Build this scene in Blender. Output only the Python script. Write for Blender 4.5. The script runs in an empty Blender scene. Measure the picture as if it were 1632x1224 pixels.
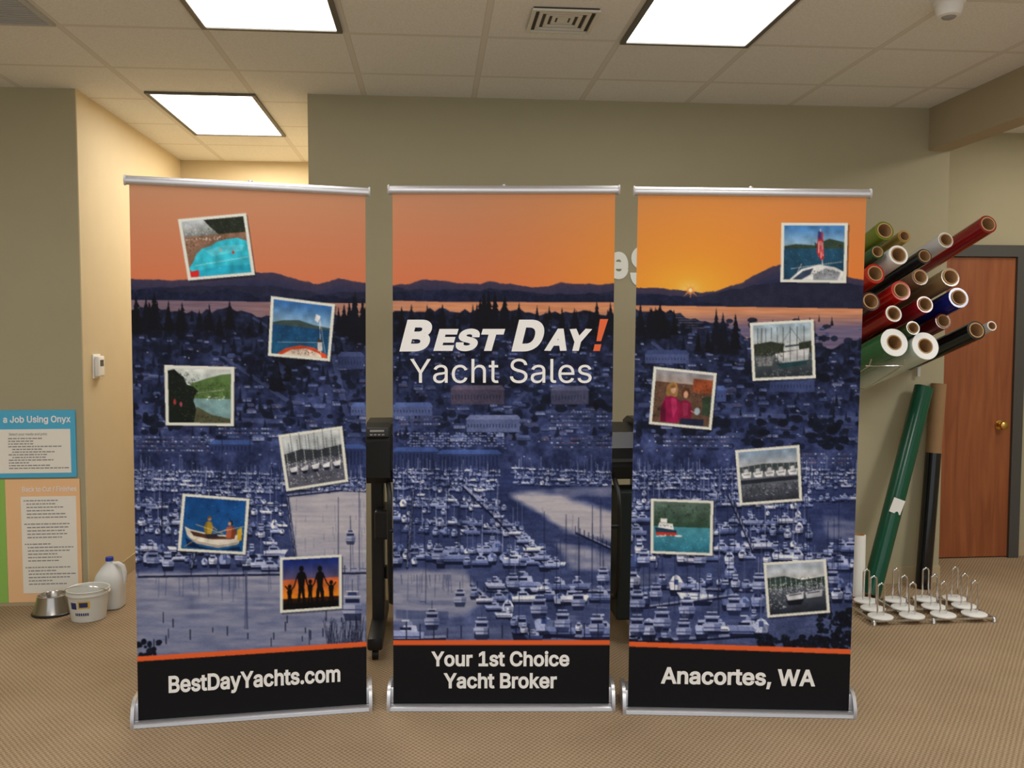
import bpy, bmesh, math, random, os
import numpy as np
from mathutils import Vector, Matrix
from mathutils.geometry import interpolate_bezier, delaunay_2d_cdt
random.seed(7); rng=np.random.default_rng(11)
sc=bpy.context.scene
sc.view_settings.view_transform='Standard'
COL=sc.collection
FONT=None
try:
    p=os.path.join(bpy.utils.system_resource('DATAFILES',path='fonts'),'Inter.woff2')
    if os.path.exists(p): FONT=bpy.data.fonts.load(p)
except Exception as ex: print('FONT ERR',ex)

# ------------------------------------------------------------ materials
def s2l(c):
    c=c/255.0
    return c/12.92 if c<=0.04045 else ((c+0.055)/1.055)**2.4
def rgb(r,g,b,k=1.0): return (s2l(r)*k,s2l(g)*k,s2l(b)*k,1)
def mat(name,col,rough=0.6,metal=0.0,noise=0.0,nscale=30,emit=None,es=0,trans=0.0,bump=0.0,spec=0.5,alpha=None):
    m=bpy.data.materials.new(name); m.use_nodes=True
    nt=m.node_tree; b=nt.nodes['Principled BSDF']
    b.inputs['Base Color'].default_value=col
    b.inputs['Roughness'].default_value=rough
    b.inputs['Metallic'].default_value=metal
    b.inputs['Specular IOR Level'].default_value=spec
    if trans: b.inputs['Transmission Weight'].default_value=trans
    if emit:
        b.inputs['Emission Color'].default_value=emit; b.inputs['Emission Strength'].default_value=es
    if noise>0 or bump>0:
        tc=nt.nodes.new('ShaderNodeTexCoord'); n=nt.nodes.new('ShaderNodeTexNoise')
        n.inputs['Scale'].default_value=nscale; n.inputs['Detail'].default_value=4
        nt.links.new(tc.outputs['Object'],n.inputs['Vector'])
        if noise>0:
            mx=nt.nodes.new('ShaderNodeMix'); mx.data_type='RGBA'
            mx.inputs['A'].default_value=tuple(c*(1-noise) for c in col[:3])+(1,)
            mx.inputs['B'].default_value=tuple(min(1,c*(1+noise)) for c in col[:3])+(1,)
            nt.links.new(n.outputs['Fac'],mx.inputs['Factor'])
            nt.links.new(mx.outputs['Result'],b.inputs['Base Color'])
        if bump>0:
            bp=nt.nodes.new('ShaderNodeBump'); bp.inputs['Strength'].default_value=bump; bp.inputs['Distance'].default_value=0.002
            nt.links.new(n.outputs['Fac'],bp.inputs['Height']); nt.links.new(bp.outputs['Normal'],b.inputs['Normal'])
    return m

M={}
M['wall']=mat('olive_wall_paint',rgb(174,166,138),0.85,noise=0.03,nscale=6,bump=0.15,spec=0.2)
M['hall']=mat('tan_hall_paint',rgb(212,194,158),0.85,noise=0.03,nscale=6,spec=0.2)
M['soffit']=mat('beam_paint',rgb(180,166,140),0.85,noise=0.03,nscale=6,spec=0.2)
M['base']=mat('vinyl_baseboard',rgb(182,166,134),0.6)
M['silver']=mat('brushed_aluminium',rgb(205,205,210),0.35,0.8,noise=0.05,nscale=60)
M['chrome']=mat('chrome_wire',rgb(225,225,228),0.15,1.0)
M['steel']=mat('stainless_steel',rgb(190,185,180),0.22,1.0)
M['black']=mat('black_plastic',rgb(28,29,32),0.4,noise=0.1,nscale=40)
M['dgrey']=mat('dark_grey_plastic',rgb(70,72,76),0.45)
M['lgrey']=mat('light_grey_plastic',rgb(190,190,188),0.5)
M['white']=mat('white_plastic',rgb(240,240,238),0.45)
M['bucket']=mat('cloudy_white_plastic',rgb(232,232,226),0.4,trans=.15)
M['ink']=mat('white_ink',rgb(252,252,252),0.6)
M['orange']=mat('orange_ink',rgb(243,106,50),0.6)
M['greyprint']=mat('grey_print',rgb(150,150,155),0.7)
M['cream']=mat('cream_wall_letter',rgb(248,250,242),0.5)
M['frame']=mat('dark_grey_door_frame_paint',rgb(72,72,70),0.5)
M['lens']=mat('lit_lens',rgb(255,255,255),0.6,emit=(1,0.98,0.95,1),es=6.5)
M['lframe']=mat('light_trim',rgb(95,92,84),0.5)
M['ventp']=mat('vent_paint',rgb(225,222,212),0.5)
M['ventd']=mat('vent_dark',rgb(75,72,66),0.7)
M['tboard']=mat('peach_board',rgb(252,204,154),0.6)
M['sheet']=mat('paper_sheet',rgb(248,244,234),0.7)
M['blueb']=mat('blue_board',rgb(82,184,226),0.6)
M['greenb']=mat('green_board',rgb(150,200,95),0.6)
M['jug']=mat('translucent_milk_plastic',rgb(242,244,244),0.35,trans=0.25)
M['bluecap']=mat('blue_cap',rgb(35,60,170),0.4)
M['yellow']=mat('yellow_ink',rgb(215,180,60),0.5)
M['navy']=mat('navy_ink',rgb(40,50,110),0.5)
M['kraft']=mat('kraft_cardboard',rgb(176,138,94),0.8,noise=0.08,nscale=25)
M['brass']=mat('brass',rgb(205,165,90),0.25,1.0)
M['glass']=mat('smoked_lens',rgb(150,150,150),0.1)

# door wood
m=bpy.data.materials.new('reddish_wood'); m.use_nodes=True; nt=m.node_tree; b=nt.nodes['Principled BSDF']
tc=nt.nodes.new('ShaderNodeTexCoord'); mp=nt.nodes.new('ShaderNodeMapping'); mp.inputs['Scale'].default_value=(14,14,1.2)
n=nt.nodes.new('ShaderNodeTexNoise'); n.inputs['Scale'].default_value=1.6; n.inputs['Detail'].default_value=6; n.inputs['Distortion'].default_value=0.6
cr=nt.nodes.new('ShaderNodeValToRGB'); cr.color_ramp.elements[0].position=0.25; cr.color_ramp.elements[0].color=rgb(128,68,38); cr.color_ramp.elements[1].position=0.75; cr.color_ramp.elements[1].color=rgb(160,94,56)
nt.links.new(tc.outputs['Object'],mp.inputs['Vector']); nt.links.new(mp.outputs['Vector'],n.inputs['Vector']); nt.links.new(n.outputs['Fac'],cr.inputs['Fac']); nt.links.new(cr.outputs['Color'],b.inputs['Base Color']); b.inputs['Roughness'].default_value=0.4
M['wood']=m

def mathn(nt,op,a,bv=None,cv=None):
    n=nt.nodes.new('ShaderNodeMath'); n.operation=op
    for i,v in enumerate((a,bv,cv)):
        if v is None: continue
        if isinstance(v,(int,float)): n.inputs[i].default_value=v
        else: nt.links.new(v,n.inputs[i])
    return n.outputs[0]
# ceiling
m=bpy.data.materials.new('acoustic_ceiling_tiles'); m.use_nodes=True; nt=m.node_tree; b=nt.nodes['Principled BSDF']
tc=nt.nodes.new('ShaderNodeTexCoord'); sx=nt.nodes.new('ShaderNodeSeparateXYZ'); nt.links.new(tc.outputs['Object'],sx.inputs[0])
def gridline(o,off,per,hw):
    f=mathn(nt,'FRACT',mathn(nt,'DIVIDE',mathn(nt,'SUBTRACT',o,off-20*per),per))
    d=mathn(nt,'ABSOLUTE',mathn(nt,'SUBTRACT',f,0.5))
    return mathn(nt,'GREATER_THAN',d,0.5-hw/per), mathn(nt,'GREATER_THAN',d,0.5-(hw+0.004)/per)
gx,gx2=gridline(sx.outputs[0],0.235,0.605,0.011); gy,gy2=gridline(sx.outputs[1],4.05,0.61,0.009)
bar=mathn(nt,'MAXIMUM',gx,gy); edge=mathn(nt,'MAXIMUM',gx2,gy2)
n=nt.nodes.new('ShaderNodeTexNoise'); n.inputs['Scale'].default_value=120; n.inputs['Detail'].default_value=3; nt.links.new(tc.outputs['Object'],n.inputs['Vector'])
cr=nt.nodes.new('ShaderNodeValToRGB'); cr.color_ramp.elements[0].position=0.35; cr.color_ramp.elements[0].color=rgb(230,229,224); cr.color_ramp.elements[1].position=0.6; cr.color_ramp.elements[1].color=rgb(240,240,238)
nt.links.new(n.outputs['Fac'],cr.inputs['Fac'])
m1=nt.nodes.new('ShaderNodeMix'); m1.data_type='RGBA'; nt.links.new(edge,m1.inputs['Factor']); nt.links.new(cr.outputs['Color'],m1.inputs['A']); m1.inputs['B'].default_value=rgb(212,208,200)  # thin shadow line beside each grid bar, painted into the tile colour
m2=nt.nodes.new('ShaderNodeMix'); m2.data_type='RGBA'; nt.links.new(bar,m2.inputs['Factor']); nt.links.new(m1.outputs['Result'],m2.inputs['A']); m2.inputs['B'].default_value=rgb(224,221,214)
nt.links.new(m2.outputs['Result'],b.inputs['Base Color']); b.inputs['Roughness'].default_value=0.9
M['ceil']=m
# carpet
m=bpy.data.materials.new('woven_tan_carpet'); m.use_nodes=True; nt=m.node_tree; b=nt.nodes['Principled BSDF']
tc=nt.nodes.new('ShaderNodeTexCoord'); sx=nt.nodes.new('ShaderNodeSeparateXYZ'); nt.links.new(tc.outputs['Object'],sx.inputs[0])
f=2*math.pi/0.021
a=mathn(nt,'SINE',mathn(nt,'MULTIPLY',sx.outputs[0],f)); c=mathn(nt,'SINE',mathn(nt,'MULTIPLY',sx.outputs[1],f*.8))
pr=mathn(nt,'MULTIPLY',a,c)
n=nt.nodes.new('ShaderNodeTexNoise'); n.inputs['Scale'].default_value=170; n.inputs['Detail'].default_value=3; nt.links.new(tc.outputs['Object'],n.inputs['Vector'])
n2=nt.nodes.new('ShaderNodeTexNoise'); n2.inputs['Scale'].default_value=2.0; n2.inputs['Detail'].default_value=3; nt.links.new(tc.outputs['Object'],n2.inputs['Vector'])
v=mathn(nt,'ADD',mathn(nt,'MULTIPLY',pr,0.2),mathn(nt,'ADD',mathn(nt,'MULTIPLY',n.outputs['Fac'],0.7),mathn(nt,'MULTIPLY',n2.outputs['Fac'],0.3)))
cr=nt.nodes.new('ShaderNodeValToRGB'); cr.color_ramp.elements[0].position=0.2; cr.color_ramp.elements[0].color=rgb(118,98,74); cr.color_ramp.elements[1].position=0.8; cr.color_ramp.elements[1].color=rgb(192,168,138)
nt.links.new(v,cr.inputs['Fac']); nt.links.new(cr.outputs['Color'],b.inputs['Base Color']); b.inputs['Roughness'].default_value=0.95; b.inputs['Specular IOR Level'].default_value=0.1
bp=nt.nodes.new('ShaderNodeBump'); bp.inputs['Strength'].default_value=0.4; bp.inputs['Distance'].default_value=0.004; nt.links.new(v,bp.inputs['Height']); nt.links.new(bp.outputs['Normal'],b.inputs['Normal'])
M['carpet']=m

# ------------------------------------------------------------ geometry helpers
def empty(name,loc=(0,0,0),rotz=0,**props):
    o=bpy.data.objects.new(name,None); o.empty_display_size=0.05
    o.location=loc; o.rotation_euler=(0,0,rotz); COL.objects.link(o)
    for k,v in props.items(): o[k]=v
    return o
def link(o,parent=None,**props):
    COL.objects.link(o)
    if parent: o.parent=parent
    for k,v in props.items(): o[k]=v
    return o
def mesh(name,vs,fs,mt,parent=None,smooth=False,loc=None,**props):
    me=bpy.data.meshes.new(name); me.from_pydata([tuple(v) for v in vs],[],fs); me.update()
    bm=bmesh.new(); bm.from_mesh(me); bmesh.ops.recalc_face_normals(bm,faces=bm.faces); bm.to_mesh(me); bm.free()
    if smooth:
        me.shade_smooth()
        me.set_sharp_from_angle(angle=math.radians(40))
    for x in (mt if isinstance(mt,(list,tuple)) else [mt]): me.materials.append(x)
    o=bpy.data.objects.new(name,me)
    if loc: o.location=loc
    return link(o,parent,**props)
class B:
    def __init__(s): s.v=[]; s.f=[]
    def add(s,vs,fs):
        k=len(s.v); s.v+= [tuple(v) for v in vs]; s.f+=[tuple(i+k for i in f) for f in fs]
    def box(s,x0,x1,y0,y1,z0,z1,bev=0.0,rot=None,seg=2):
        bm=bmesh.new(); bmesh.ops.create_cube(bm,size=1)
        for v in bm.verts: v.co=Vector(((x0+x1)/2+v.co.x*(x1-x0),(y0+y1)/2+v.co.y*(y1-y0),(z0+z1)/2+v.co.z*(z1-z0)))
        if bev>0: bmesh.ops.bevel(bm,geom=bm.edges[:],offset=bev,segments=seg,affect='EDGES',profile=0.5)
        if rot is not None:
            c=Vector(((x0+x1)/2,(y0+y1)/2,(z0+z1)/2))
            for v in bm.verts: v.co=rot@(v.co-c)+c
        bm.verts.index_update(); s.add([v.co[:] for v in bm.verts],[[v.index for v in f.verts] for f in bm.faces]); bm.free()
    def tube(s,pts,r,n=10,closed=False,cap=True):
        pts=[Vector(p) for p in pts]; N=len(pts); vs=[]
        up=None
        for i,p in enumerate(pts):
            a=pts[(i-1)%N] if (closed or i>0) else p; c=pts[(i+1)%N] if (closed or i<N-1) else p
            t=(c-a).normalized()
            if up is None:
                up=t.orthogonal().normalized()
            up=(up-t*up.dot(t)).normalized(); sd=t.cross(up)
            rr=r[i] if isinstance(r,(list,tuple)) else r
            for k in range(n):
                an=2*math.pi*k/n; vs.append(p+up*math.cos(an)*rr+sd*math.sin(an)*rr)
        fs=[]
        for i in range(N if closed else N-1):
            j=(i+1)%N
            for k in range(n): fs.append((i*n+k,i*n+(k+1)%n,j*n+(k+1)%n,j*n+k))
        if cap and not closed: fs.append(tuple(range(n))[::-1]); fs.append(tuple((N-1)*n+k for k in range(n)))
        s.add(vs,fs)
    def lathe(s,prof,n=40,c=(0,0,0),closed=False,mtx=None):
        vs=[]; fs=[]
        for r,z in prof:
            for k in range(n):
                a=2*math.pi*k/n; v=Vector((r*math.cos(a),r*math.sin(a),z))
                if mtx is not None: v=mtx@v
                vs.append(v+Vector(c))
        L=len(prof)
        for i in range(L if closed else L-1):
            j=(i+1)%L
            for k in range(n): fs.append((i*n+k,i*n+(k+1)%n,j*n+(k+1)%n,j*n+k))
        if not closed:
            fs.append(tuple(range(n))[::-1]); fs.append(tuple((L-1)*n+k for k in range(n)))
        s.add(vs,fs)
    def extrude_x(s,prof,x0,x1):   # prof = list (y,z)
        n=len(prof); vs=[(x0,y,z) for y,z in prof]+[(x1,y,z) for y,z in prof]
        fs=[(i,(i+1)%n,n+(i+1)%n,n+i) for i in range(n)]+[tuple(range(n))[::-1],tuple(range(n,2*n))]
        s.add(vs,fs)
    def rect(s,x0,x1,z0,z1,y):
        s.add([(x0,y,z0),(x1,y,z0),(x1,y,z1),(x0,y,z1)],[(0,1,2,3)])
    def make(s,name,mt,parent=None,smooth=False,loc=None,**p): return mesh(name,s.v,s.f,mt,parent,smooth,loc,**p)

def contours(txt,space):
    cu=bpy.data.curves.new('txt','FONT'); cu.body=txt; cu.space_character=space
    if FONT: cu.font=FONT
    o=bpy.data.objects.new('txt',cu); COL.objects.link(o)
    dg=bpy.context.evaluated_depsgraph_get(); oe=o.evaluated_get(dg); c2=oe.to_curve(dg); out=[]
    for sp in c2.splines:
        bp=sp.bezier_points; n=len(bp); pts=[]
        for i in range(n):
            a=bp[i]; b_=bp[(i+1)%n]
            straight=(a.handle_right-a.co).cross(b_.co-a.co).length<1e-6 and (b_.handle_left-b_.co).cross(b_.co-a.co).length<1e-6
            seg=interpolate_bezier(a.co.to_2d(),a.handle_right.to_2d(),b_.handle_left.to_2d(),b_.co.to_2d(),2 if straight else 7)
            pts+= [Vector(q[:2]) for q in seg[:-1]]
        cl=[]
        for q in pts:
            if not cl or (q-cl[-1]).length>1e-5: cl.append(q)
        if len(cl)>2 and (cl[0]-cl[-1]).length<1e-5: cl.pop()
        if len(cl)>2: out.append(cl)
    oe.to_curve_clear(); bpy.data.objects.remove(o); bpy.data.curves.remove(cu)
    return out
def sarea(p): return sum(p[i].x*p[(i+1)%len(p)].y-p[(i+1)%len(p)].x*p[i].y for i in range(len(p)))/2
def text_geo(txt,x0,x1,z,h,shear=0.0,bold=0.0,y=0.0,space=1.0):
    cs=contours(txt,space); ar=[sarea(c) for c in cs]; big=max(ar,key=abs); sg=1 if big>0 else -1
    def off(p):
        n=len(p); o=[]
        for i in range(n):
            e1=(p[i]-p[i-1]).normalized(); e2=(p[(i+1)%n]-p[i]).normalized()
            n1=Vector((e1.y,-e1.x))*sg; n2=Vector((e2.y,-e2.x))*sg; m_=n1+n2
            if m_.length<1e-4: o.append(p[i]+n1*bold); continue
            m_.normalize(); k=min(1.5,1/max(.3,m_.dot(n1))); o.append(p[i]+m_*bold*k)
        return o
    loops=[off(c) for c in cs]
    pts=[];eds=[]
    for l in loops:
        k=len(pts); pts+=[Vector((q.x,q.y)) for q in l]; eds+=[(k+i,k+(i+1)%len(l)) for i in range(len(l))]
    r=delaunay_2d_cdt(pts,eds,[],0,1e-6)
    V=np.array([[q[0],q[1]] for q in r[0]]); F=[tuple(f) for f in r[2]]
    cen=np.array([V[list(f)].mean(axis=0) for f in F]); wn=np.zeros(len(F))
    for l in loops:
        L=np.array([[q.x,q.y] for q in l]); L2=np.roll(L,-1,axis=0)
        for a,b_ in zip(L,L2):
            if a[1]==b_[1]: continue
            cr_=(b_[0]-a[0])*(cen[:,1]-a[1])-(b_[1]-a[1])*(cen[:,0]-a[0])
            wn+=((a[1]<=cen[:,1])&(b_[1]>cen[:,1])&(cr_>0)).astype(int)
            wn-=((a[1]>cen[:,1])&(b_[1]<=cen[:,1])&(cr_<0)).astype(int)
    fs=[f for f,w_ in zip(F,wn) if w_*sg>0]
    used=sorted({i for f in fs for i in f}); mp_={i:k for k,i in enumerate(used)}
    vs=[Vector((V[i][0],V[i][1])) for i in used]; fs=[tuple(mp_[i] for i in f) for f in fs]
    my=max(v.y for v in vs); vs=[Vector((v.x+shear*v.y,v.y)) for v in vs]
    mx0=min(v.x for v in vs); mx1=max(v.x for v in vs)
    if x1 is None: kx=h/my; x1=x0+(mx1-mx0)*kx
    return [(x0+(v.x-mx0)/(mx1-mx0)*(x1-x0),y,z+v.y/my*h) for v in vs],fs

# ------------------------------------------------------------ room
YM=5.08; H=2.806; XL=-4.0; XR=5.2; YB=-2.4; XH=-1.9; YF=7.08
def structure(name,boxes,mt,**p):
    bb=B()
    for q in boxes: bb.box(*q)
    return bb.make(name,mt,None,kind='structure',**p)
structure('floor',[(XL-.1,XR+.1,YB,7.2,-0.1,0.0)],M['carpet'],label='tan woven loop-pile carpet floor')
structure('ceiling',[(XL-.1,XR+.1,YB,7.2,H,H+0.1)],M['ceil'],label='suspended ceiling of off-white acoustic tiles in a grid')
structure('wall_back',[(-.678,3.024,YM,YM+.12,0,H),(2.904,3.024,YM+.12,5.65,0,H)],M['wall'],label='olive painted wall')
structure('wall_left',[(XL,XH-.006,YM,YM+.12,0,H)],M['wall'],label='olive painted wall section beside the hallway')
structure('wall_hallway',[(XH-.006,XH,YM,YF,0,H),(XH-.1,-.55,YF,YF+.1,0,H),(-.678,-.558,YM+.12,YF,0,H)],M['hall'],label='warm tan hallway walls')
structure('wall_recess',[(3.024,XR,5.65,5.77,0,H)],M['wall'],label='olive wall around the wooden door')
structure('wall_side',[(XL-.1,XL,YB,YM+.12,0,H)],M['wall'])
structure('wall_right',[(XR,XR+.1,YB,5.77,0,H)],M['wall'])
structure('trim_1',[(2.892,3.024,YB,YM,2.562,H)],M['soffit'],label='dropped ceiling beam painted tan')
structure('baseboard_back',[(-.678,3.03,YM-.008,YM,0,.1),(3.024,3.032,YM,5.65,0,.1)],M['base'])
structure('baseboard_left',[(XL,XH,YM-.008,YM,0,.1)],M['base'])
structure('baseboard_hallway',[(XH,XH+.008,YM-.008,YF,0,.1),(XH+.008,-.678,YF-.008,YF,0,.1)],M['base'])
structure('baseboard_recess',[(3.032,3.04,5.642,5.65,0,.1),(3.90,XR,5.642,5.65,0,.1)],M['base'])
# door
d=structure('door_1',[(3.034,3.815,5.612,5.648,0.008,1.99)],M['wood'],label='reddish brown flush wooden door in a dark grey frame')
bb=B(); mt=Matrix.Rotation(math.radians(90),3,'X')
bb.lathe([(0.032,0),(0.032,0.006),(0.012,0.01),(0.011,0.03),(0.022,0.036),(0.029,0.048),(0.027,0.062),(0.014,0.07)],24,c=(3.735,5.612,.89),mtx=mt)
k=bb.make('door_knob',M['brass'],d,True,label='round brass knob')
structure('trim_2',[(3.815,3.885,5.59,5.65,0,2.07),(3.024,3.815,5.59,5.65,1.995,2.07)],M['frame'],label='dark grey door frame')

# ------------------------------------------------------------ ceiling fixtures
def light(x0,x1,y0,y1,**p):
    cx=(x0+x1)/2; cy=(y0+y1)/2
    e=empty('ceiling_light',(cx,cy,H),category='light',group='ceiling troffer lights',**p)
    w=(x1-x0)/2; l=(y1-y0)/2; bb=B()
    t=.022
    bb.box(-w-t,w+t,-l-t,-l,-.012,0); bb.box(-w-t,w+t,l,l+t,-.012,0); bb.box(-w-t,-w,-l,l,-.012,0); bb.box(w,w+t,-l,l,-.012,0)
    bb.make('light_frame',M['lframe'],e)
    bb=B(); bb.box(-w,w,-l,l,-.006,-.001); bb.make('light_lens',M['lens'],e,label='glowing white diffuser panel')
    return e
LL='recessed rectangular fluorescent ceiling light glowing white'
light(-.955,-.405,2.84,4.0,label=LL+' in the tiled ceiling')
light(.868,1.415,2.86,4.04,label=LL+' in the tiled ceiling')
light(-1.53,-.985,5.12,6.12,label=LL+' over the hallway')
# supply vent
e=empty('ceiling_vent',(.545,3.79,H),label='square white louvered air supply vent in the ceiling',category='vent')
bb=B()
for i,r in enumerate((.138,.106,.075,.046)):
    t=.015
    z=-.012+.003*i
    for (a,b2,c2,d2) in ((-r,r,-r,-r+t),(-r,r,r-t,r),(-r,-r+t,-r+t,r-t),(r-t,r,-r+t,r-t)): bb.box(a,b2,c2,d2,z-.004,z+.004)
bb.box(-.022,.022,-.022,.022,-.008,-.002)
bb.make('vent_louver',M['ventp'],e)
bb=B(); bb.box(-.134,.134,-.134,.134,-.003,-.0005); bb.make('vent_backing',M['ventd'],e)
e=empty('return_air_grille',(-1.88,3.745,H),label='grey slatted return air grille in the ceiling',category='vent')
bb=B()
for i in range(22): bb.box(-.28,.28,-.27+i*.025,-.262+i*.025,-.01,-.002)
for q in ((-.295,.295,-.295,-.275),(-.295,.295,.275,.295),(-.295,-.275,-.275,.275),(.275,.295,-.275,.275)): bb.box(*q,-.012,0)
bb.make('grille_slats',M['lgrey'],e); bb=B(); bb.box(-.28,.28,-.28,.28,-.0015,-.0005); bb.make('grille_backing',M['ventd'],e)
e=empty('ceiling_spotlight',(2.04,3.46,H),label='small round white eyeball spotlight on the ceiling',category='light')
bb=B(); bb.lathe([(.06,0),(.06,-.008),(.053,-.014),(.05,-.036),(.043,-.055),(.03,-.06)],32); bb.make('spotlight_housing',M['white'],e,True)
bb=B(); bb.lathe([(.03,-.058),(.022,-.066),(.01,-.07)],24); bb.make('spotlight_bulb',M['glass'],e,True)

# ------------------------------------------------------------ art painter (flat printed artwork)
S=2; AX0,AY0,AX1,AY1=190,280,1400,1165
Wc=(AX1-AX0)*S; Hc=(AY1-AY0)*S
yy,xx=np.mgrid[0:Hc,0:Wc].astype(np.float32); X=xx/S+AX0; Y=yy/S+AY0
def nz(cell,cy=None):
    cy=cy or cell
    gw=int(Wc/S/cell)+3; gh=int(Hc/S/cy)+3; g=rng.random((gh,gw)).astype(np.float32)
    fx=(X-AX0)/cell; fy=(Y-AY0)/cy; ix=fx.astype(int); iy=fy.astype(int); fx=fx-ix; fy=fy-iy
    return (g[iy,ix]*(1-fx)+g[iy,ix+1]*fx)*(1-fy)+(g[iy+1,ix]*(1-fx)+g[iy+1,ix+1]*fx)*fy
def C(*c): return np.array(c,np.float32)
def lerp(a,b,t): return a+(b-a)*t[...,None]
def blur(a,r):
    for ax in (0,1):
        pad=[(0,0)]*a.ndim; pad[ax]=(r+1,r); c=np.cumsum(np.pad(a,pad,mode='edge').astype(np.float64),axis=ax)
        n=a.shape[ax]; hi=np.take(c,range(2*r+1,2*r+1+n),axis=ax); lo=np.take(c,range(0,n),axis=ax); a=((hi-lo)/(2*r+1)).astype(np.float32)
    return a
IMG=np.zeros((Hc,Wc,3),np.float32)
# sky
t=np.clip((Y-295)/160,0,1); sky=lerp(C(200,146,112),C(222,126,86),t)
w=np.clip((X-740)/380,0,1); sky=lerp(sky,lerp(C(218,142,84),C(240,132,58),t),w*0.85)
dx=(X-1100); dy=(Y-458)
g=np.exp(-(dx/180)**2-(dy/130)**2); sky=lerp(sky,C(248,166,52)+0*sky,g*0.85)
g=np.exp(-(dx/70)**2-(dy/36)**2); sky=lerp(sky,C(254,190,62)+0*sky,g*0.7)
g=np.exp(-(dx/16)**2-(dy/12)**2); sky=lerp(sky,C(255,222,120)+0*sky,g*0.8)
IMG[:]=sky
N1=nz(1);N2=nz(2);N4=nz(4);N8=nz(8);N16=nz(16);N40=nz(40)
def prof(pts): xs=[p[0] for p in pts]; ys=[p[1] for p in pts]; return np.interp(X[0],xs,ys)[None,:]
mt1=prof([(190,443),(207,440),(240,443),(300,442),(350,434),(395,427),(440,431),(500,446),(540,438),(590,442),(627,455),(680,444),(730,451),(790,448),(850,456),(900,450),(950,451),(980,450),(1015,455),(1060,457),(1100,461),(1140,460),(1170,452),(1200,438),(1230,423),(1260,417),(1320,425),(1350,438),(1400,446)])+ (N16[:1]-.5)*4+(N4[:1]-.5)*1.2
mm=Y>mt1; IMG[mm]=(lerp(C(70,60,84)+0*IMG,C(42,46,80),np.clip((Y-mt1)/22,0,1))+(N4[...,None]-.5)*8)[mm]
mt2=prof([(190,458),(300,452),(420,450),(520,462),(590,455),(700,462),(800,459),(900,468),(980,462),(1100,470),(1200,452),(1300,440),(1400,455)])+(N16[2:3]-.5)*5+(N4[2:3]-.5)*1.5
mm=Y>mt2; IMG[mm]=(C(35,38,64)+(N8[...,None]-.5)*12+(N2[...,None]-.5)*8)[mm]
sea=prof([(190,474),(590,476),(700,479),(980,480),(1015,483),(1400,487)])
mm=Y>sea
sc1=lerp(C(128,106,122)+0*IMG,C(218,148,108),np.clip((X-350)/350,0,1)); sc1=lerp(sc1,C(114,102,134),np.clip((Y-492)/26,0,1)); sc1+=((nz(24,2)-.5)*26)[...,None]
IMG[mm]=sc1[mm]
land=prof([(190,492),(240,486),(300,492),(360,488),(420,500),(520,494),(590,498),(640,496),(700,490),(760,494),(800,490),(880,498),(930,492),(980,500),(1010,492),(1060,490),(1110,502),(1160,514),(1200,535),(1260,545),(1330,548),(1400,525)])+(N8[:1]-.5)*8
mm=Y>land
tt=np.clip((Y-490)/200,0,1)
lc=lerp(C(34,36,54)+0*IMG,C(54,64,112),tt)+((N4-.5)*22+(N8-.5)*24+(N16-.5)*26)[...,None]*C(.8,.95,1.4)
IMG[mm]=lc[mm]
def poly(pts,col,a=1.0,T=None):
    T=IMG if T is None else T
    P=np.array(pts,np.float32); x=(P[:,0]-AX0)*S; y=(P[:,1]-AY0)*S
    x0=max(0,int(x.min())); x1=min(Wc,int(x.max())+2); y0=max(0,int(y.min())); y1=min(Hc,int(y.max())+2)
    if x1<=x0 or y1<=y0: return
    gy,gx=np.mgrid[y0:y1,x0:x1]; gx=gx+.5; gy=gy+.5; ins=np.zeros(gx.shape,bool); n=len(P); j=n-1
    for i in range(n):
        if y[i]!=y[j]:
            cnd=((y[i]>gy)!=(y[j]>gy))&(gx<(x[j]-x[i])*(gy-y[i])/(y[j]-y[i])+x[i]); ins^=cnd
        j=i
    sub=T[y0:y1,x0:x1]; sub[ins]=sub[ins]*(1-a)+np.array(col,np.float32)*a
def line(x0,y0,x1,y1,w,col,a=1.0):
    L=math.hypot(x1-x0,y1-y0)+1e-6; nx=-(y1-y0)/L*w/2; ny=(x1-x0)/L*w/2
    poly([(x0+nx,y0+ny),(x1+nx,y1+ny),(x1-nx,y1-ny),(x0-nx,y0-ny)],col,a)
def ell(cx,cy,rx,ry,col,a=1.0,n=18): poly([(cx+rx*math.cos(2*math.pi*k/n),cy+ry*math.sin(2*math.pi*k/n)) for k in range(n)],col,a)
def jc(c,d=12):
    k=random.uniform(-d,d); return (c[0]+k,c[1]+k,c[2]+k)
U=random.uniform
# sun starburst
for k in range(16):
    a=k*math.pi/8; L=16 if k%2==0 else 9
    poly([(1102+L*math.cos(a),459+L*math.sin(a)*.9),(1102+1.5*math.cos(a+1.57),459+1.5*math.sin(a+1.57)),(1102-1.5*math.cos(a+1.57),459-1.5*math.sin(a+1.57))],(255,176,84),.85)
ell(1102,459,4.4,4.4,(255,150,70)); ell(1102,459,3,3,(255,240,180))
for k in range(9): line(1085+U(-8,8),486+k*4,1118+U(-8,8),486+k*4,1,(240,180,110),.5)
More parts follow.
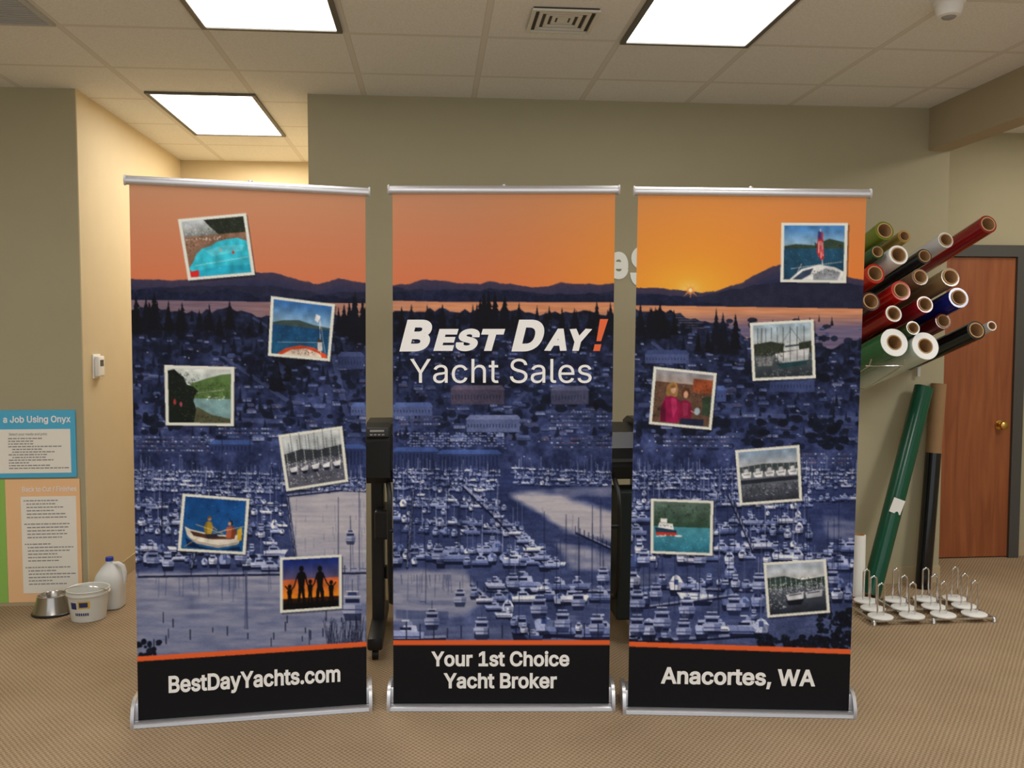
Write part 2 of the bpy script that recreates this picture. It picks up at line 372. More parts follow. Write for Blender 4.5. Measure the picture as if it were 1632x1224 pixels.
# roads
for (a,b2,c2,d2,w) in ((520,500,556,660,9),(350,560,470,640,6),(215,600,330,580,5),(640,560,760,545,5),(820,640,900,560,6),(1020,640,1180,640,7),(900,700,980,690,8),(1180,655,1370,660,8),(215,655,450,665,7),(627,660,730,662,6),(400,500,470,540,4),(920,505,900,560,5),(1040,540,1120,600,5)):
    line(a,b2,c2,d2,w,(86,96,140),.6)
def conifer(x,y,h,col):
    w=h*U(.18,.27); pts=[(x,y-h)]
    n=6
    for k in range(1,n+1): pts+= [(x+w*k/n*U(.75,1.25),y-h+h*k/n),(x+w*k/n*.6,y-h+h*k/n)]
    for k in range(n,0,-1): pts+= [(x-w*k/n*.6,y-h+h*k/n),(x-w*k/n*U(.75,1.25),y-h+h*k/n)]
    poly(pts,col)
def inb(lst): a=random.choice(lst); return U(a[0],a[1])
xr=lambda: inb([(207,590),(627,981),(1010,1378)])
def house(x,y,s):
    roof=jc(random.choice([(64,78,130),(54,64,108),(86,82,112),(78,98,156),(50,60,98)]),8); wallc=jc(random.choice([(94,108,160),(76,88,132),(130,140,180),(92,84,106)]),8)
    w=s*U(.9,1.7); poly([(x-w,y),(x+w,y),(x+w,y-s*.6),(x-w,y-s*.6)],wallc); poly([(x-w*1.1,y-s*.6),(x+w*1.1,y-s*.6),(x+w*.7,y-s*1.1),(x-w*.7,y-s*1.1)],roof)
    line(x-w,y+.6,x+w,y+.6,1.2,(24,27,44),.8)
    for q in range(int(w/2)):
        xx_=x-w+1.5+q*3.5
        if xx_<x+w-1: line(xx_,y-s*.2,xx_,y-s*.42,1.2,(220,170,110) if random.random()<.14 else (36,42,70))
items=[]
for k in range(470): items.append((U(515,700),'h'))
for k in range(1000): items.append((U(505,708),'t'))
for k in range(260): items.append((U(560,738),'c'))
for k in range(100): items.append((U(520,720),'l'))
items.sort()
for y,kd in items:
    x=xr(); hz=(y-500)/200
    if kd=='h': house(x,y,2.6+ (y-500)/60*U(.7,1.7))
    elif kd=='t':
        tc_=(24+8*hz,30+9*hz,44+16*hz)
        if random.random()<.3: conifer(x,y,U(10,26),jc(tc_,6))
        else: ell(x,y,U(3,9),U(2.5,6),jc(tc_,8),.85,9)
    elif kd=='c': line(x,y,x+U(2.2,4.5),y,1.7,jc((134,146,190),26))
    else: ell(x,y,1.1,1.1,random.choice([(250,190,110),(255,220,170),(230,90,60)]),.9,6)
# shore evergreens
for x0,x1,yb,h0,n in ((212,300,522,54,14),(330,420,522,42,9),(430,470,520,30,5),(490,590,518,40,12),(640,735,522,42,13),(742,830,518,50,18),(880,978,522,42,13),(1018,1078,526,46,14),(1112,1182,550,62,10),(1190,1240,562,60,4),(562,590,532,66,4),(436,462,606,62,4),(300,330,512,22,4),(840,880,508,22,5)):
    for k in range(n):
        xq=U(x0,x1); conifer(xq,yb+U(-6,10),h0*U(.35,1.12),jc((20,22,30),5))
        if k%2: ell(xq,yb+5,U(5,9),6,(23,26,37),.7,8)
# parked car rows
for (x0,x1,y0,rws) in ((880,978,652,4),(880,978,694,3),(640,700,664,2),(1060,1170,690,3),(215,330,690,4),(340,440,676,2),(1200,1360,716,3)):
    for r in range(rws):
        line(x0,y0+r*7+1,x1,y0+r*7+1,5,(64,76,116),.8); q=x0
        while q<x1:
            if random.random()<.75: line(q,y0+r*7,q+3.2,y0+r*7,2.2,jc(random.choice([(160,170,208),(110,120,164),(56,62,94),(146,90,92)]),12))
            q+=4.6
# big tree clumps and named buildings
for (x0,x1,y0,y1,n) in ((430,490,560,620,20),(205,300,640,680,26),(860,980,625,648,26),(1195,1378,660,706,46),(740,830,600,612,12),(1020,1160,662,686,22),(1180,1378,560,600,22)):
    for k in range(n): ell(U(x0,x1),U(y0,y1),U(4,11),U(3,8),jc((24,31,46),8),.9,10)
def block(x0,x1,y0,y1,wallc,roof,win=(40,46,74)):
    poly([(x0,y1),(x1,y1),(x1,y0),(x0,y0)],wallc); poly([(x0-2,y0),(x1+2,y0),(x1-4,y0-7),(x0+6,y0-7)],roof)
    q=x0+3
    while q<x1-3: line(q,y0+(y1-y0)*.35,q,y1-(y1-y0)*.35,2,win,.6); q+=5
block(720,805,617,640,(106,78,80),(124,94,94)); block(745,830,664,684,(96,106,150),(118,128,172)); block(880,940,618,640,(86,78,92),(100,94,112)); block(1230,1300,600,618,(62,74,122),(80,92,142)); block(540,584,560,580,(60,70,110),(76,86,132)); block(270,330,612,626,(84,92,132),(66,78,126)); block(1030,1100,560,574,(74,84,128),(60,72,120))
block(1080,1160,616,634,(68,84,144),(72,106,182)); block(627,690,644,658,(86,100,152),(80,110,186)); block(562,587,640,654,(86,100,152),(80,110,186))
for (x0,x1,y0,y1) in ((627,700,708,745),(700,800,712,742),(330,400,694,714),(480,587,700,735)):
    poly([(x0,y1),(x1,y1),(x1,y0+6),(x0,y0+6)],(50,64,116)); poly([(x0-3,y0+7),(x1+3,y0+7),(x1-6,y0),(x0+6,y0)],(56,94,180))
    for q in np.arange(x0+4,x1-3,6): line(q,y0+10,q,y1-3,2.5,(34,42,76),.7)
for r in range(6):
    for q in range(34):
        x=650+q*4.6+U(-1,1)
        if random.random()<.7: line(x,686+r*4+U(-1,1),x+3.2,686+r*4,1.6,jc((144,154,194),20))
# marina
mar=prof([(190,762),(300,752),(590,735),(627,742),(800,742),(980,735),(1010,735),(1400,735)])+(N4-.5)*6
mm=Y>mar
wc=lerp(C(46,58,108)+0*IMG,C(78,88,130),np.clip((Y-780)/230,0,1))+((nz(14,3)-.5)*18+(N8-.5)*10)[...,None]
IMG[mm]=wc[mm]
WM=np.zeros((Hc,Wc,1),np.float32)
def water(pts,a=1): poly(pts,(1,),a,WM)
water([(456,782),(592,770),(592,905),(474,905),(462,850)])
water([(806,782),(870,778),(985,812),(985,862),(905,842),(850,806)]); water([(880,772),(985,768),(985,790),(890,784)],.6)
water([(620,905),(745,905),(775,955),(745,980),(620,990)],.85)
water([(880,855),(985,880),(985,905),(915,905)],.7); water([(930,925),(985,925),(985,1000),(900,995)],.3)
water([(1000,900),(1080,905),(1070,925),(1000,930)],.5); water([(1310,815),(1372,822),(1372,858),(1320,850)],.45)
water([(205,905),(592,905),(592,1022),(205,1050)],.8); water([(620,990),(1000,1005),(1000,1025),(620,1025)],.4)
WM=blur(blur(WM,12),8); WM=np.clip((WM+((nz(22,5)-.5)*.35)[...,None]-.18)*1.45,0,1)*(Y>mar)[...,None]
wcol=lerp(C(188,180,186)+0*IMG,C(134,140,168),np.clip((Y-840)/150,0,1))+((nz(60,4)-.5)*20+(nz(16,2)-.5)*12+(nz(5,1.5)-.5)*8)[...,None]
IMG=IMG*(1-WM*.95)+wcol*WM*.95
# mast reflections in the calm water
for k in range(90):
    x=inb([(460,590),(810,981),(627,750)]); y=U(785,900); c_=IMG[int((y-AY0)*S),int((x-AX0)*S)]
    if c_.mean()>130: line(x,y,x+U(-1,1),y+U(8,30),1.3,(108,110,140),.4)
HC=[(150,166,216),(188,196,230),(108,126,184),(214,218,238),(72,90,150),(134,150,208),(226,226,236)]
def boat(x,y,s,fl=None,side=None):
    fl=fl or random.choice([-1,1]); hull=jc(random.choice(HC),10)
    if side is None: side=random.random()<.38
    if side:
        s=s*1.15
        poly([(x-s,y+s*.34),(x+s,y+s*.34),(x+s*.8,y+s*.62),(x-s*.9,y+s*.62)],(20,26,56),.85)
        poly([(x-s*fl,y-s*.06),(x+s*1.15*fl,y-s*.18),(x+s*.8*fl,y+s*.34),(x-s*.92*fl,y+s*.34)],hull)
        line(x-s*.9,y+s*.24,x+s*.8,y+s*.24,s*.1,(46,58,110),.8)
        poly([(x-s*.6*fl,y-s*.06),(x+s*.5*fl,y-s*.12),(x+s*.2*fl,y-s*.46),(x-s*.5*fl,y-s*.46)],jc((166,178,218),12))
        line(x-s*.45,y-s*.25,x+s*.22,y-s*.25,s*.17,(30,38,78))
        if s>6: poly([(x-s*.3*fl,y-s*.46),(x+s*.05*fl,y-s*.46),(x-s*.02*fl,y-s*.7),(x-s*.26*fl,y-s*.7)],jc((140,154,200),12)); line(x-s*.34,y-s*.74,x+s*.1,y-s*.74,s*.09,(196,204,228))
    else:
        w=s*U(.42,.6); dp=U(.6,1.3)
        poly([(x-w,y+s*.45),(x+w,y+s*.45),(x+w*.75,y+s*.95),(x-w*.75,y+s*.95)],(18,24,54),.8)
        poly([(x-w,y-s*.05),(x-w*.5,y-s*.45*dp),(x,y-s*.6*dp),(x+w*.5,y-s*.45*dp),(x+w,y-s*.05),(x+w*.8,y+s*.5),(x-w*.8,y+s*.5)],hull)
        poly([(x+w*.15,y-s*.1),(x+w,y-s*.05),(x+w*.8,y+s*.5),(x+w*.1,y+s*.5)],tuple(c*.66 for c in hull))
        if random.random()<.75:
            poly([(x-w*.7,y+s*.05),(x+w*.6,y+s*.05),(x+w*.5,y-s*.5),(x-w*.55,y-s*.5)],jc((160,174,218),16))
            line(x-w*.6,y-s*.22,x+w*.52,y-s*.22,s*.2,(28,36,76)); line(x-w*.8,y+s*.32,x+w*.7,y+s*.32,s*.09,(54,70,134),.8)
            if s>5 and random.random()<.6: line(x-w*.6,y-s*.74,x+w*.5,y-s*.74,s*.13,jc(random.choice([(86,118,196),(190,200,228),(50,66,124)]),12)); line(x-w*.5,y-s*.72,x-w*.5,y-s*.5,.8,(150,160,196)); line(x+w*.42,y-s*.72,x+w*.42,y-s*.5,.8,(150,160,196))
        else:
            line(x-w*.3,y-s*.1,x+w*.3,y-s*.1,s*.4,jc((54,84,160),12)); mast(x,y,s*U(4,6.5))
def mast(x,y,h):
    c=jc(random.choice([(146,154,190),(116,126,164),(40,46,76),(30,36,62)]),14); line(x,y,x,y-h,.9,c,.8)
    if random.random()<.5: line(x,y-3,x+U(-.14,.14)*h,y-3,1.6,jc((60,86,156),12),.85)
    if random.random()<.3: line(x,y-h,x+U(-.12,.12)*h,y-1,.5,c,.5)
def rng_x(y):
    o=[]
    if y<772: o.append((208,594,.9))
    elif y<898: o.append((208,452,.92))
    if y<772: o.append((624,800,.9)); 
    elif y<900: o.append((624,785+(y-772)*.98,.92))
    if y<766: o.append((820,984,.8))
    if y>=908: o.append((765+(y-905)*.6,984,.8))
    if y<798: o.append((1005,1374,.9))
    elif y<895: o.append((1005,1300,.9)); 
    if 865<y<955: o.append((1285,1368,.85))
    if y>=895: o.append((1005,1230,.8))
    if 960<y<1000: o.append((632,720,.5))
    return o
y=744.0; rows=[]
while y<1006: rows.append(y); y+=5.5+(y-735)*.088
for ri,y in enumerate(rows):
    s=3.0+(y-740)*.064; lane=(ri%3==2 and y>768)
    for (x0,x1,p_) in rng_x(y):
        sl=.03 if x0<1000 else -.015
        wv=lambda x:(x-x0)*sl+math.sin(x/70+ri)*s*.25-sl*60
        if lane:
            for q in np.arange(x0,x1-12,12): poly([(q,y+wv(q)-s*.3),(q+12.5,y+wv(q+12)-s*.3),(q+12.5,y+wv(q+12)+s*.5),(q,y+wv(q)+s*.5)],jc((54,68,120),5),.5)
        elif ri%3==0 and y>760:
            for q in np.arange(x0,x1-10,10):
                line(q,y+s*.8+wv(q),q+10.5,y+s*.8+wv(q+10),s*.32,(22,28,56),.8); line(q,y+s*.64+wv(q),q+10.5,y+s*.64+wv(q+10),s*.2,(142,148,184),.9)
        x=x0+U(0,s)
        while x<x1-s*.4:
            sz=s*random.choice([.65,.8,.95,1.05,1.2,1.45])
            if random.random()<(p_ if not lane else .18):
                yq=y+U(-.4,.4)*s+wv(x); boat(x,yq,sz)
                if random.random()<.34: mast(x+U(-1,1),yq-s*.3,s*U(3.2,6.5))
            x+=sz*U(1.0,1.35)
# long diagonal docks
for (a,b2,c2,d2,w) in ((217,911,592,905,5),(752,925,850,1012,6),(740,768,880,902,7),(455,780,472,905,5),(1040,962,1180,942,5),(920,842,984,872,4),(455,782,545,772,2.5),(1165,780,1205,870,5),(330,775,300,900,5),(660,775,650,900,5),(1060,775,1050,900,5)):
    line(a,b2+2.5,c2,d2+2.5,w,(24,30,56),.85); line(a,b2,c2,d2,w*.55,(150,154,186),.9)
    for k in range(10):
        f=k/9; xx_=a+(c2-a)*f; yy_=b2+(d2-b2)*f; line(xx_,yy_+w,xx_,yy_-w*2,1.3,(36,38,56),.9)
for k in range(9): boat(768+k*14+U(-2,2),792+k*13,5.5+k*.8,1,True)
for k in range(7): boat(758+k*16,940+k*12,U(11,14)); 
for x,y,h in ((540,905,120),(560,905,90),(575,905,140),(947,950,150),(925,930,110),(905,905,90),(960,960,170),(870,900,90),(1040,940,120),(1060,930,150),(1030,960,100),(1100,930,120),(1120,950,130),(395,745,60),(350,760,80),(830,985,100),(680,960,80),(1245,900,150),(1290,870,120),(715,850,90),(800,880,100),(255,850,70),(310,870,90),(1175,900,110),(1340,900,120),(420,890,80),(735,880,110),(1150,985,150),(1080,975,140),(890,990,130)):
    line(x,y,x,y-h,1.4,(36,42,70),.9); line(x,y-4,x+random.choice([-1,1])*h*.12,y-4,2,(54,78,150),.8)
    for q in range(2): line(x,y-h,x+U(-14,14),y-4,.5,(50,56,88),.4)
# reflections, posts, reeds, boat
for k in range(40): x=U(217,587); y=U(915,1015); line(x,y,x+U(10,40),y,.8,(112,116,146),.3)
for k in range(60): x=inb([(217,587),(627,740)]); line(x,912,x+U(-2,2),912+U(8,44),1.5,(66,74,110),.4)
for k in range(14): line(388+U(-2,2),905,388+U(-3,3),1000,1.2,(76,80,112),.35)
for k in range(26): x=U(217,587); y=U(985,1030); line(x,y,x,y-U(8,18),1.8,(38,40,56),.9)
for k in range(90): x=U(520,587); line(x,1024,x+U(-8,8),1024-U(14,46),.8,(50,50,62),.8)
def cruiser(x,y,s):
    poly([(x-s*.8,y+s*.55),(x+s*.8,y+s*.55),(x+s*.6,y+s*1.2),(x-s*.6,y+s*1.2)],(28,34,66),.7)
    poly([(x-s*.9,y-.1*s),(x+s*.9,y-.1*s),(x+s*.8,y+s*.6),(x-s*.8,y+s*.6)],(156,166,204)); poly([(x+s*.2,y-.1*s),(x+s*.9,y-.1*s),(x+s*.8,y+s*.6),(x+s*.2,y+s*.6)],(112,122,168))
    poly([(x-s*.75,y-.1*s),(x+s*.75,y-.1*s),(x+s*.6,y-s*.75),(x-s*.6,y-s*.75)],(134,146,190)); line(x-s*.6,y-s*.42,x+s*.6,y-s*.42,s*.36,(32,40,80)); line(x-s*.7,y-s*.8,x+s*.7,y-s*.8,s*.12,(184,194,224))
    poly([(x-s*.4,y-s*.85),(x+s*.4,y-s*.85),(x+s*.35,y-s*1.15),(x-s*.35,y-s*1.15)],(54,64,110)); line(x-s*.5,y-s*1.2,x+s*.5,y-s*1.2,s*.1,(184,194,224)); line(x,y-s*1.2,x,y-s*2.2,1,(60,64,90)); line(x-s*.8,y+s*.3,x+s*.8,y+s*.3,s*.1,(60,72,120))
for q in ((563,962,20),(690,985,14),(770,1000,15),(862,965,16),(900,988,15),(925,955,13),(1020,955,15),(1060,985,17),(1100,965,15),(1140,992,17),(1050,940,12),(1215,925,14),(1330,915,13),(735,950,12),(820,925,12),(1175,960,14),(1020,995,15),(955,995,15),(1095,1000,14),(965,915,12),(560,850,10),(700,880,12),(240,885,12),(380,880,12),(1030,885,12),(1120,885,12)): cruiser(*q)
for k in range(16): line(627+k*22,1016,627+k*22,1016-U(10,28),2.2,(38,40,56),.9)
for (x0,x1,y0,y1,n) in ((1215,1362,1008,1035,110),(1310,1362,965,1030,80),(215,250,1018,1042,14),(1008,1080,1012,1030,16)):
    for k in range(n): ell(U(x0,x1),U(y0,y1),U(2,8),U(2,6),jc((24,30,38),6),.95,8)
for k in range(600):
    x=U(1200,1362); y=U(970,1027); line(x,y,x+U(-3,3),y+U(-4,2),.8,jc((54,68,82),22),.6)
# photographic grade: texture, contrast, blue shadows
mm=(Y>land-30)&(IMG.sum(axis=2)<170)|(Y>land)
G=blur(IMG,1)*.65+IMG*.35
wmf=1-.85*WM[...,0]
G=G*(1+((N1-.5)*.10*wmf+(N2-.5)*.16*wmf+(N16-.5)*.20*wmf+(N40-.5)*.26*wmf)[...,None])
lum=G.mean(axis=2,keepdims=True); k_=np.clip(lum/190,0,1)
tint=C(.62,.82,1.50)*(1-k_)+(C(.92,.96,1.12)*(1-WM)+C(1.0,.99,1.03)*WM)*k_
G=G*.45+lum*tint*.55
G=(G-86)*1.12+83
IMG[mm]=np.clip(G,10,250)[mm]
# bottom band
st=prof([(190,1045),(217,1043),(587,1020),(600,1018),(981,1018),(1000,1020),(1357,1030),(1400,1031)])
mm=Y>st; IMG[mm]=C(240,104,52)
mm=Y>st+8; IMG[mm]=(C(21,21,25)+0*IMG)[mm]

# inset photos
def inset(q,its):
    q=np.array(q,float)
    def bl2(u,v): a=q[0]*(1-u)+q[1]*u; b3=q[3]*(1-u)+q[2]*u; r=a*(1-v)+b3*v; return (r[0],r[1])
    poly([(p[0]+2.5,p[1]+3) for p in q],(20,20,30),.45)
    poly([tuple(p) for p in q],(236,238,230))
    m_=.045
    T=lambda u,v: bl2(m_+(1-2*m_)*u,m_+(1-2*m_)*v)
    for it in its:
        if it[0]=='p': poly([T(*p) for p in it[2]],it[1])
        elif it[0]=='r': a,b3,c3,d3=it[2]; poly([T(a,b3),T(c3,b3),T(c3,d3),T(a,d3)],it[1])
        elif it[0]=='e':
            cx,cy,rx,ry=it[2]; poly([T(min(1,max(0,cx+rx*math.cos(k*.4))),min(1,max(0,cy+ry*math.sin(k*.4)))) for k in range(16)],it[1])
        elif it[0]=='l':
            a,b3,c3,d3=it[2]; p=T(a,b3); p2=T(c3,d3); line(*p,*p2,it[3],it[1])
        elif it[0]=='g':
            a,b3,c1,c2=it[1:]; n=14
            for k in range(n):
                f0=a+(b3-a)*k/n; f1=a+(b3-a)*(k+1)/n; cc=tuple(c1[i]+(c2[i]-c1[i])*k/(n-1) for i in range(3)); poly([T(0,f0),T(1,f0),T(1,min(1,f1+.005)),T(0,min(1,f1+.005))],cc)
        elif it[0]=='s':   # speckle
            a,b3,c3,d3=it[2]
            for k in range(it[3]):
                p=T(U(a+.01,c3-.01),U(b3+.01,d3-.01)); ell(p[0],p[1],U(.5,1.7),U(.5,1.2),jc(it[1],26),.75,6)
    c4=[T(.01,.01),T(.99,.01),T(.99,.99),T(.01,.99)]
    xs=[c[0] for c in c4]; ys=[c[1] for c in c4]; x0=int((min(xs)-AX0)*S); x1=int((max(xs)-AX0)*S); y0=int((min(ys)-AY0)*S); y1=int((max(ys)-AY0)*S)
    full=np.zeros((Hc,Wc,1),np.float32); poly(c4,(1,),1,full); K=full[y0:y1,x0:x1]
    sub=IMG[y0:y1,x0:x1]; bl=blur(sub.copy(),1)*.65+sub*.35; f_=1+((N1[y0:y1,x0:x1]-.5)*.10+(N8[y0:y1,x0:x1]-.5)*.30)[...,None]
    sub[:]=sub*(1-K)+np.clip((bl*f_-100)*1.08+98,4,250)*K
inset([(281,348),(390,337),(404,433),(297,443)],[('g',0,.3,(196,204,210),(120,124,120)),('p',(44,50,40),[(.35,0),(1,.0),(1,.3),(.6,.32),(.45,.15)]),('s',(60,66,54),(.4,.02,1,.3),90),('s',(190,190,196),(0,.05,.4,.28),80),('r',(146,112,92),(0,.28,1,1)),('s',(110,86,74),(0,.28,1,.55),160),('s',(180,150,130),(0,.3,.5,.9),60),
 ('p',(130,106,90),[(.06,.7),(.12,.56),(.22,.47),(.4,.41),(.62,.37),(.9,.35),(1,.41),(1,1),(.06,1),(0,.84)]),('p',(60,190,214),[(.1,.7),(.16,.59),(.26,.51),(.42,.47),(.5,.41),(.66,.38),(.85,.37),(1,.44),(1,1),(.1,1),(0,.84)]),('p',(96,208,228),[(.3,.55),(.6,.48),(.95,.5),(.9,.6),(.4,.66)]),('p',(44,172,204),[(.1,.9),(.5,.84),(1,.86),(1,1),(.1,1)]),('l',(180,230,236),(.1,.8,.98,.72),.8),('s',(84,198,220),(.2,.5,.95,.95),20),('p',(198,46,44),[(0,.9),(.15,.88),(.14,1),(0,1)]),('s',(220,210,200),(0,.3,.6,.38),40),('e',(200,60,60),(.75,.62,.02,.03)),('e',(220,180,150),(.55,.56,.015,.025))])
inset([(430,466),(536,478),(527,568),(425,560)],[('g',0,.45,(58,112,176),(146,180,208)),('g',.42,1,(28,74,116),(38,92,130)),('s',(44,92,134),(0,.46,1,.85),120),('p',(66,84,84),[(.0,.42),(.2,.36),(.45,.33),(.7,.39),(1,.42),(1,.46),(0,.46)]),('p',(206,82,48),[(.1,1),(.25,.88),(.5,.8),(.75,.82),(.98,.93),(1,1)]),('p',(226,206,190),[(.2,1),(.35,.9),(.6,.85),(.85,.92),(.9,1)]),('s',(90,80,80),(.35,.86,.8,1),34),('l',(225,225,225),(.88,.98,.8,.2),.8),('l',(205,205,205),(.95,.9,.82,.3),.7),('p',(235,235,240),[(.74,.18),(.82,.22),(.78,.34),(.72,.3)]),('p',(220,220,220),[(.80,.72),(.88,.7),(.9,.86),(.82,.88)]),('e',(90,60,50),(.83,.68,.03,.035)),('l',(220,220,220),(.1,.78,.9,.7),.6)])
inset([(259,576),(370,578),(369,672),(261,671)],[('g',0,.45,(216,222,220),(176,190,190)),('p',(92,120,72),[(.35,.28),(.6,.18),(.85,.1),(1,.08),(1,.6),(.35,.6)]),('s',(66,94,50),(.5,.25,1,.56),160),('s',(120,146,86),(.5,.25,1,.5),60),('r',(126,160,164),(.3,.55,1,1)),('s',(140,172,176),(.4,.56,1,.9),60),('p',(26,34,28),[(0,.05),(.1,.02),(.18,.1),(.25,.16),(.3,.3),(.4,.33),(.48,.42),(.42,.5),(.4,.6),(.46,.8),(.4,1),(0,1)]),('s',(56,62,44),(.02,.1,.42,.95),110),('s',(26,34,28),(.1,.06,.52,.5),50),('l',(190,190,190),(.45,.45,.9,.38),.6),('e',(170,60,66),(.1,.62,.02,.05)),('e',(190,90,110),(.2,.66,.02,.045)),('p',(90,92,70),[(.45,.7),(.7,.85),(1,.92),(1,1),(.4,1)]),('s',(60,62,46),(.42,.84,.9,1),50),('s',(230,230,230),(.6,.5,.95,.58),14)])
inset([(441,686),(547,671),(557,760),(454,776)],[('g',0,.45,(198,204,206),(168,176,182)),('p',(60,66,74),[(0,.34),(.3,.28),(.6,.34),(1,.3),(1,.52),(0,.52)]),('s',(50,58,64),(0,.3,1,.52),80),('r',(96,98,112),(0,.52,1,1)),('s',(200,202,210),(0,.48,1,.66),130),('s',(60,66,90),(0,.6,1,.98),130),('s',(220,222,230),(0,.62,1,.95),50)]+[('l',(56,58,70) if k%3 else (225,225,230),(.04+k*.05,.76,.05+k*.05,.06+.1*math.sin(k*2.3)),.7) for k in range(19)]+[('p',(214,216,222),[(.06+k*.19,.62+.03*(k%2)),(.2+k*.19,.6),(.18+k*.19,.7),(.08+k*.19,.7)]) for k in range(5)]+[('p',(30,34,60),[(.06+k*.19,.7),(.18+k*.19,.7),(.16+k*.19,.76),(.1+k*.19,.76)]) for k in range(5)])
inset([(287,780),(394,788),(387,878),(279,872)],[('g',0,1,(26,78,142),(30,92,150)),('s',(38,96,158),(0,0,1,1),160),('s',(18,58,116),(0,0,1,1),90),('p',(16,44,84),[(.05,.78),(.3,.94),(.6,1),(.94,.9),(.98,.98),(.5,1),(.1,.96)]),('p',(222,216,204),[(.03,.57),(.12,.62),(.5,.7),(.85,.69),(.98,.63),(.92,.85),(.6,.95),(.25,.89),(.08,.74)]),('p',(180,170,158),[(.08,.76),(.3,.85),(.6,.9),(.92,.81),(.9,.87),(.6,.95),(.25,.89)]),('p',(86,58,44),[(.12,.65),(.5,.72),(.86,.72),(.8,.77),(.45,.79),(.18,.74)]),
 ('p',(176,148,58),[(.36,.48),(.4,.44),(.46,.46),(.49,.56),(.47,.72),(.37,.7),(.34,.58)]),('p',(140,116,48),[(.36,.48),(.39,.46),(.4,.7),(.37,.7),(.34,.58)]),('e',(196,156,110),(.42,.39,.028,.042)),('p',(110,84,50),[(.39,.37),(.41,.335),(.445,.345),(.45,.375),(.4,.4)]),('p',(52,50,66),[(.37,.7),(.56,.68),(.58,.74),(.4,.77)]),
 ('e',(196,150,120),(.755,.465,.024,.038)),('p',(44,34,30),[(.74,.43),(.77,.395),(.8,.42),(.8,.48),(.78,.5),(.775,.44)]),('p',(170,92,66),[(.71,.54),(.78,.51),(.84,.53),(.87,.63),(.85,.76),(.71,.75)]),('p',(130,66,48),[(.8,.52),(.84,.53),(.87,.63),(.85,.76),(.79,.76)]),('p',(214,176,56),[(.88,.58),(.96,.52),(.97,.78),(.9,.78)]),('l',(204,166,136),(.45,.52,.56,.61),1.2),('l',(186,140,112),(.72,.57,.61,.65),1.2),('l',(214,194,146),(.2,.52,.66,.67),.9),('l',(214,194,146),(.5,.67,.99,.5),.9),('l',(170,142,96),(.24,.8,.04,.97),.9)])
sil=[]; K_=(8,8,10)
for cx,top,hd,cw,kd in ((.12,.5,.035,.05,0),(.33,.14,.042,.075,1),(.485,.42,.035,.05,0),(.66,.16,.042,.07,2),(.86,.46,.035,.05,0)):
    bt=.93; Hh=bt-top; sil.append(('e',K_,(cx,top+hd*1.2,hd,hd*1.35)))
    sh=top+hd*2.5+.02; hip=top+Hh*.52
    sil.append(('p',K_,[(cx-cw*.35,sh-.02),(cx+cw*.35,sh-.02),(cx+cw,sh+.03),(cx+cw*.7,hip),(cx+(cw*1.0 if kd==2 else cw*.75),hip+Hh*.14),(cx+cw*1.05,bt),(cx+cw*.45,bt),(cx,hip+Hh*.12),(cx-cw*.45,bt),(cx-cw*1.05,bt),(cx-(cw*1.0 if kd==2 else cw*.75),hip+Hh*.14),(cx-cw*.7,hip),(cx-cw,sh+.03)]))
hands=[(.12,.66,.2,.54),(.2,.54,.26,.32),(.4,.32,.43,.5),(.43,.5,.48,.6),(.5,.6,.56,.5),(.56,.5,.6,.34),(.72,.34,.78,.5),(.78,.5,.86,.62),(.12,.64,.04,.52),(.86,.62,.95,.5)]
for h_ in hands: sil.append(('l',K_,h_,2.2))
inset([(443,883),(545,878),(545,966),(443,973)],[('g',0,.4,(26,48,122),(92,84,118)),('g',.4,.8,(190,96,60),(250,150,40)),('g',.78,1,(60,34,20),(10,10,12)),('r',(14,12,14),(0,.88,1,1))]+sil)
inset([(1246,354),(1351,354),(1349,447),(1245,446)],[('g',0,.4,(72,128,190),(150,182,206)),('g',.38,1,(40,84,112),(36,74,100)),('s',(56,102,130),(0,.42,1,.8),140),('p',(60,76,62),[(0,.38),(.2,.34),(.5,.36),(.75,.24),(1,.3),(1,.42),(0,.42)]),('s',(46,62,50),(.5,.3,1,.42),40),('p',(224,226,226),[(.1,1),(.3,.8),(.6,.72),(.85,.76),(1,.84),(1,1)]),('p',(60,74,98),[(.15,1),(.32,.84),(.5,.78),(.45,.9),(.3,1)]),('p',(150,156,164),[(.5,.9),(.7,.78),(.95,.86),(.9,1),(.5,1)]),('l',(230,230,230),(.66,.9,.6,.06),1.1),('p',(190,50,52),[(.56,.1),(.64,.12),(.67,.6),(.62,.64),(.55,.5)]),('p',(60,64,120),[(.56,.1),(.62,.12),(.62,.26),(.56,.24)]),('l',(235,230,230),(.58,.28,.58,.5),.8),('l',(235,230,230),(.61,.28,.62,.6),.8),('l',(235,230,230),(.64,.3,.65,.56),.8),('s',(90,90,96),(.4,.8,.95,.98),30),('l',(230,230,230),(.12,.8,.98,.66),.7),('l',(230,230,230),(.2,.95,.3,.7),.8)])
